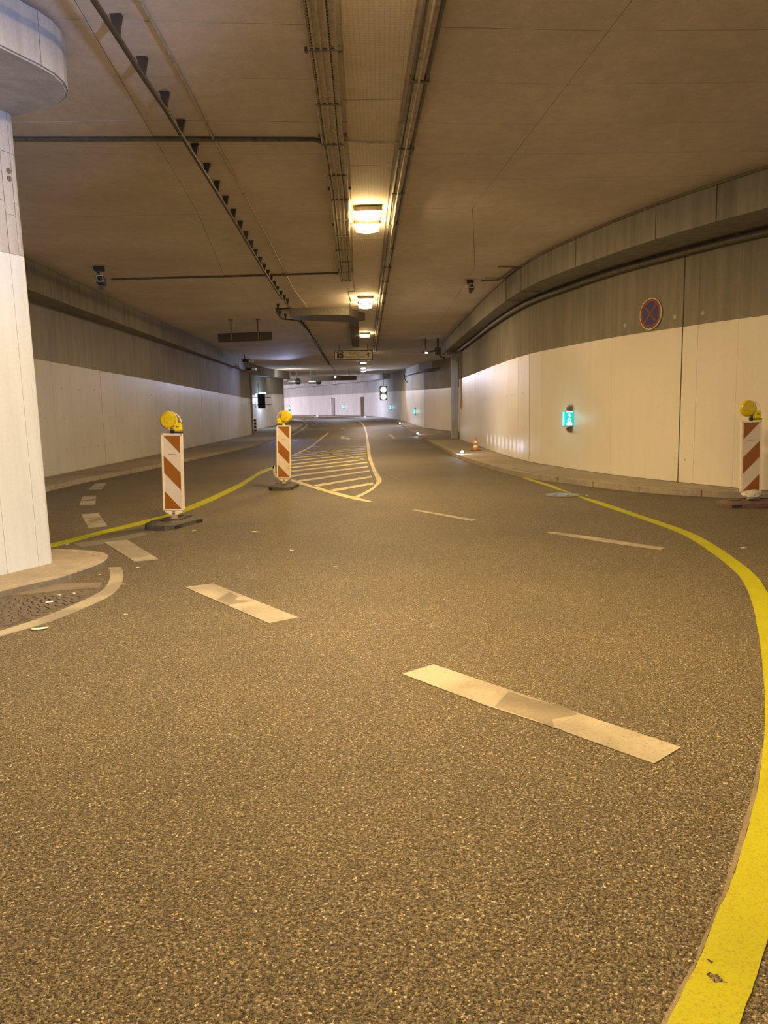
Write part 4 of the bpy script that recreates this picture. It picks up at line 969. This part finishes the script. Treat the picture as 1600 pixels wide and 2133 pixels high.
# brackets at end of right beam
e = onY(912, 738, 31.5); o = MB().tube([e+Vector((-.5, 0, .05)), (e.x-.5, e.y, CEIL)], .03, 6).tube([e+Vector((0, 0, .2)), (e.x, e.y, CEIL)], .05, 6).tube([e+Vector((-.5, 0, .08)), e+Vector((0, 0, .16)), e+Vector((.1, 0, -.1)), e+Vector((.3, 0, -.15))], .04, 6).box(e+Vector((0, 0, .12)), (.25, .2, .3)).build('cable_bracket', M['cable']); tag(o, 'black junction bracket at the far end of the right beam', 'bracket')
# vertical conduit with small box on right wall end
p, n, s = wallpt(rw, 962, 800, .03)
ve = empty('wall_conduit', (p.x, p.y, 0)); tag(ve, 'thin vertical conduit ending in a small box, at the far end of the right wall', 'conduit')
MB().tube([(0, 0, 1.62), (0, 0, SOF)], .018, 6).build('pipe', M['galv_dark'], ve); MB().box((0, 0, 1.52), (.09, .09, .3)).build('switch_box', M['orange'], ve, bevel=.01)
# lane panel on brackets and lit boxes on far left wall
c_ = onY(545, 836, 50.5); vm = empty('bracket_sign', tuple(c_)); tag(vm, 'black panel standing off the far left wall on metal brackets', 'sign')
MB().box((0, 0, 0), (.48, .14, .93)).build('panel', M['black'], vm, bevel=.01)
for z in (-.22, .26): MB().box((-.05, .12, z), (1.35, .04, .04)).build('bracket_arm', M['galv_dark'], vm)
c_ = onY(547, 819, 53.0); o = MB().box(c_, (.48, .14, .09)).build('lit_strip', M['cyanw']); tag(o, 'short pale-blue lit strip above the black bracket panel', 'lamp')
c_ = onY(534, 833, 52.0); lb3 = empty('lit_wall_box', tuple(c_)); tag(lb3, 'tall pale-blue lit box on the wall left of the black bracket panel', 'light box')
MB().box((0, 0, 0), (.2, .2, .9)).build('housing', M['galv'], lb3)
for z in (-.3, 0, .3): MB().box((0, -.105, z), (.17, .01, .26)).build('lit_pane', M['cyanw'], lb3)
point('box_light', (c_.x+.8, c_.y+1.0, c_.z), 60, (.6, .75, 1), .2)
# barrier boards leaning in the recess
c_ = onY(533, 888, 49.8); o = MB().box((c_.x-.0, 49.6, .55), (.16, .08, .9)).build('leaning_barrier_board', M['plastic']); tag(o, 'striped barrier board leaning by the dark doorway on the left', 'barrier')
for k in range(4): MB().box((c_.x, 49.555, .22+k*.22), (.16, .006, .09), M=Matrix.Rotation(.5, 3, 'Y')).build('stripe', M['black'], o)
# kerb marker lights
for i, (x, y, sc, lab) in enumerate([(963,943,1,'lit round kerb marker light, nearest one'), (870,903,1.15,'lit kerb marker light, second along the right kerb'), (833,881,1.2,'lit kerb marker light, third along the right kerb'), (760,868,1.4,'lit kerb marker light below the brown far door'), (661,866.5,1.6,'lit kerb marker light farthest left on the far kerb')]):
    X_, Y_ = at(x, y+2, .10); g = lift(Y_); km = empty('kerb_marker_light', (X_, Y_, SW+g)); tag(km, lab, 'marker light', 'kerb marker lights')
    MB().lathe([(.075*sc, 0), (.075*sc, .03), (.05*sc, .04)], 16).build('base', M['steel'], km, True)
    MB().lathe([(.036*sc, .03*sc), (.042*sc, .055*sc), (.032*sc, .085*sc), (.01*sc, .095*sc)], 16).build('glass', M['led'], km, True)
    pl = point('marker_glow', (-.05, -.1, .2), 5.0, (.65, .78, 1.0), .05); pl.parent = km
# unseen low spots added for the glow on the white wall beyond the cone
for (x, y) in [(q, 947) for q in range(1016, 1096, 8)]:
    p, n, s = wallpt(rw, x, 935); q = p+Vector((n.x, n.y, 0))*.45; q.z = .30
    spot('low_fill_spot', q, (p.x, p.y, .42), 3.2, (.62, .70, 1.0), 50, 1.0, .05)
# cone
X_, Y_ = at(991, 939, SW); cn = empty('traffic_cone', (X_, Y_, SW)); tag(cn, 'small striped traffic cone standing on the right pavement against the wall', 'cone')
MB().box((0, 0, .012), (.30, .30, .024)).build('cone_base', M['rubber'], cn, bevel=.008)
H = .42; prof = lambda z: .095*(1-z/H)+.022*(z/H)
for k, (z0, z1, m) in enumerate(((.02, .10, 'orange'), (.10, .17, 'signw'), (.17, .24, 'orange'), (.24, .30, 'signw'), (.30, .42, 'orange'))):
    MB().lathe([(prof(z0), z0), (prof(z1), z1)], 18).build('cone_band', M[m], cn, True)
# manhole cover with rim
mc = at(1172, 1031.5); mh = empty('manhole_cover', (mc[0], mc[1], 0)); tag(mh, 'shiny round manhole cover in the road crossed by the yellow line', 'manhole cover')
MB().lathe([(.30, -.01), (.30, .007), (.26, .008), (.26, -.01)], 40).build('rim', M['galv_dark'], mh)
MB().lathe([(.255, -.01), (.255, .009), (.01, .010)], 40).build('lid', M['lid'], mh, True)
for a in range(4): MB().box((.14*math.cos(a*1.57+.4), .14*math.sin(a*1.57+.4), .0105), (.07, .02, .004), a*1.57).build('vent_slot', M['black'], mh)
# paper scraps
for i, (x, y, w_, nm) in enumerate([(325,1062,.09,'a'),(405,1107,.05,'a'),(533,1109,.09,'a'),(609,1148,.05,'b'),(103,1256,.05,'b'),(124,1241,.04,'b'),(208,1199,.03,'b'),(256,1219,.03,'b'),(84,1311,.09,'c'),(141,1135,.03,'c'),(154,1238,.03,'c'),(262,1282,.025,'c'),(1548,1143,.05,'c'),(1222,1033,.05,'c'),(287,1184,.03,'c'),(425,958,.08,'c'),(700,1182,.03,'c')]):
    z = 0.0 if (x, y) != (425, 958) else SW
    X_, Y_ = at(x, y, z); bm = bmesh.new(); bmesh.ops.create_grid(bm, x_segments=3, y_segments=3, size=.5)
    for v in bm.verts: v.co = Vector((v.co.x*w_*random.uniform(.8, 1.2), v.co.y*w_*.45*random.uniform(.7, 1.2), random.uniform(.001, .008)))
    me = bpy.data.meshes.new('paper_scrap'); bm.to_mesh(me); bm.free(); me.materials.append(M['paper'])
    o = bpy.data.objects.new('paper_scrap', me); C.objects.link(o); o.location = (X_, Y_, z+.004); o.rotation_euler = (0, 0, random.uniform(-.8, .8))
    L = ['pale litter scrap on the left lane, left of the nearest beacon', 'pale litter scrap at the right foot of the nearest beacon', 'pale flat scrap on the open road right of the nearest beacon', 'small bluish-white scrap in mid road above the short left dash', 'square pale scrap on the cobbles by the pier', 'small scrap on the cobbles just above the square scrap', 'tiny scrap just inside the curved white line', 'tiny scrap just outside the curved white line',
         'torn pale scrap below the curved white line, lower left', 'tiny scrap between yellow line and island', 'tiny scrap on the cobbles near the white line', 'tiny scrap on the asphalt right of the curved line', 'pale scrap on the right lane in front of the right-hand beacon', 'small white scrap beside the manhole cover', 'tiny scrap under the short dash near the island', 'pale scrap lying on the left pavement', 'tiny scrap in the middle of the road'][i]
    tag(o, L, 'litter', 'litter scraps on the road')
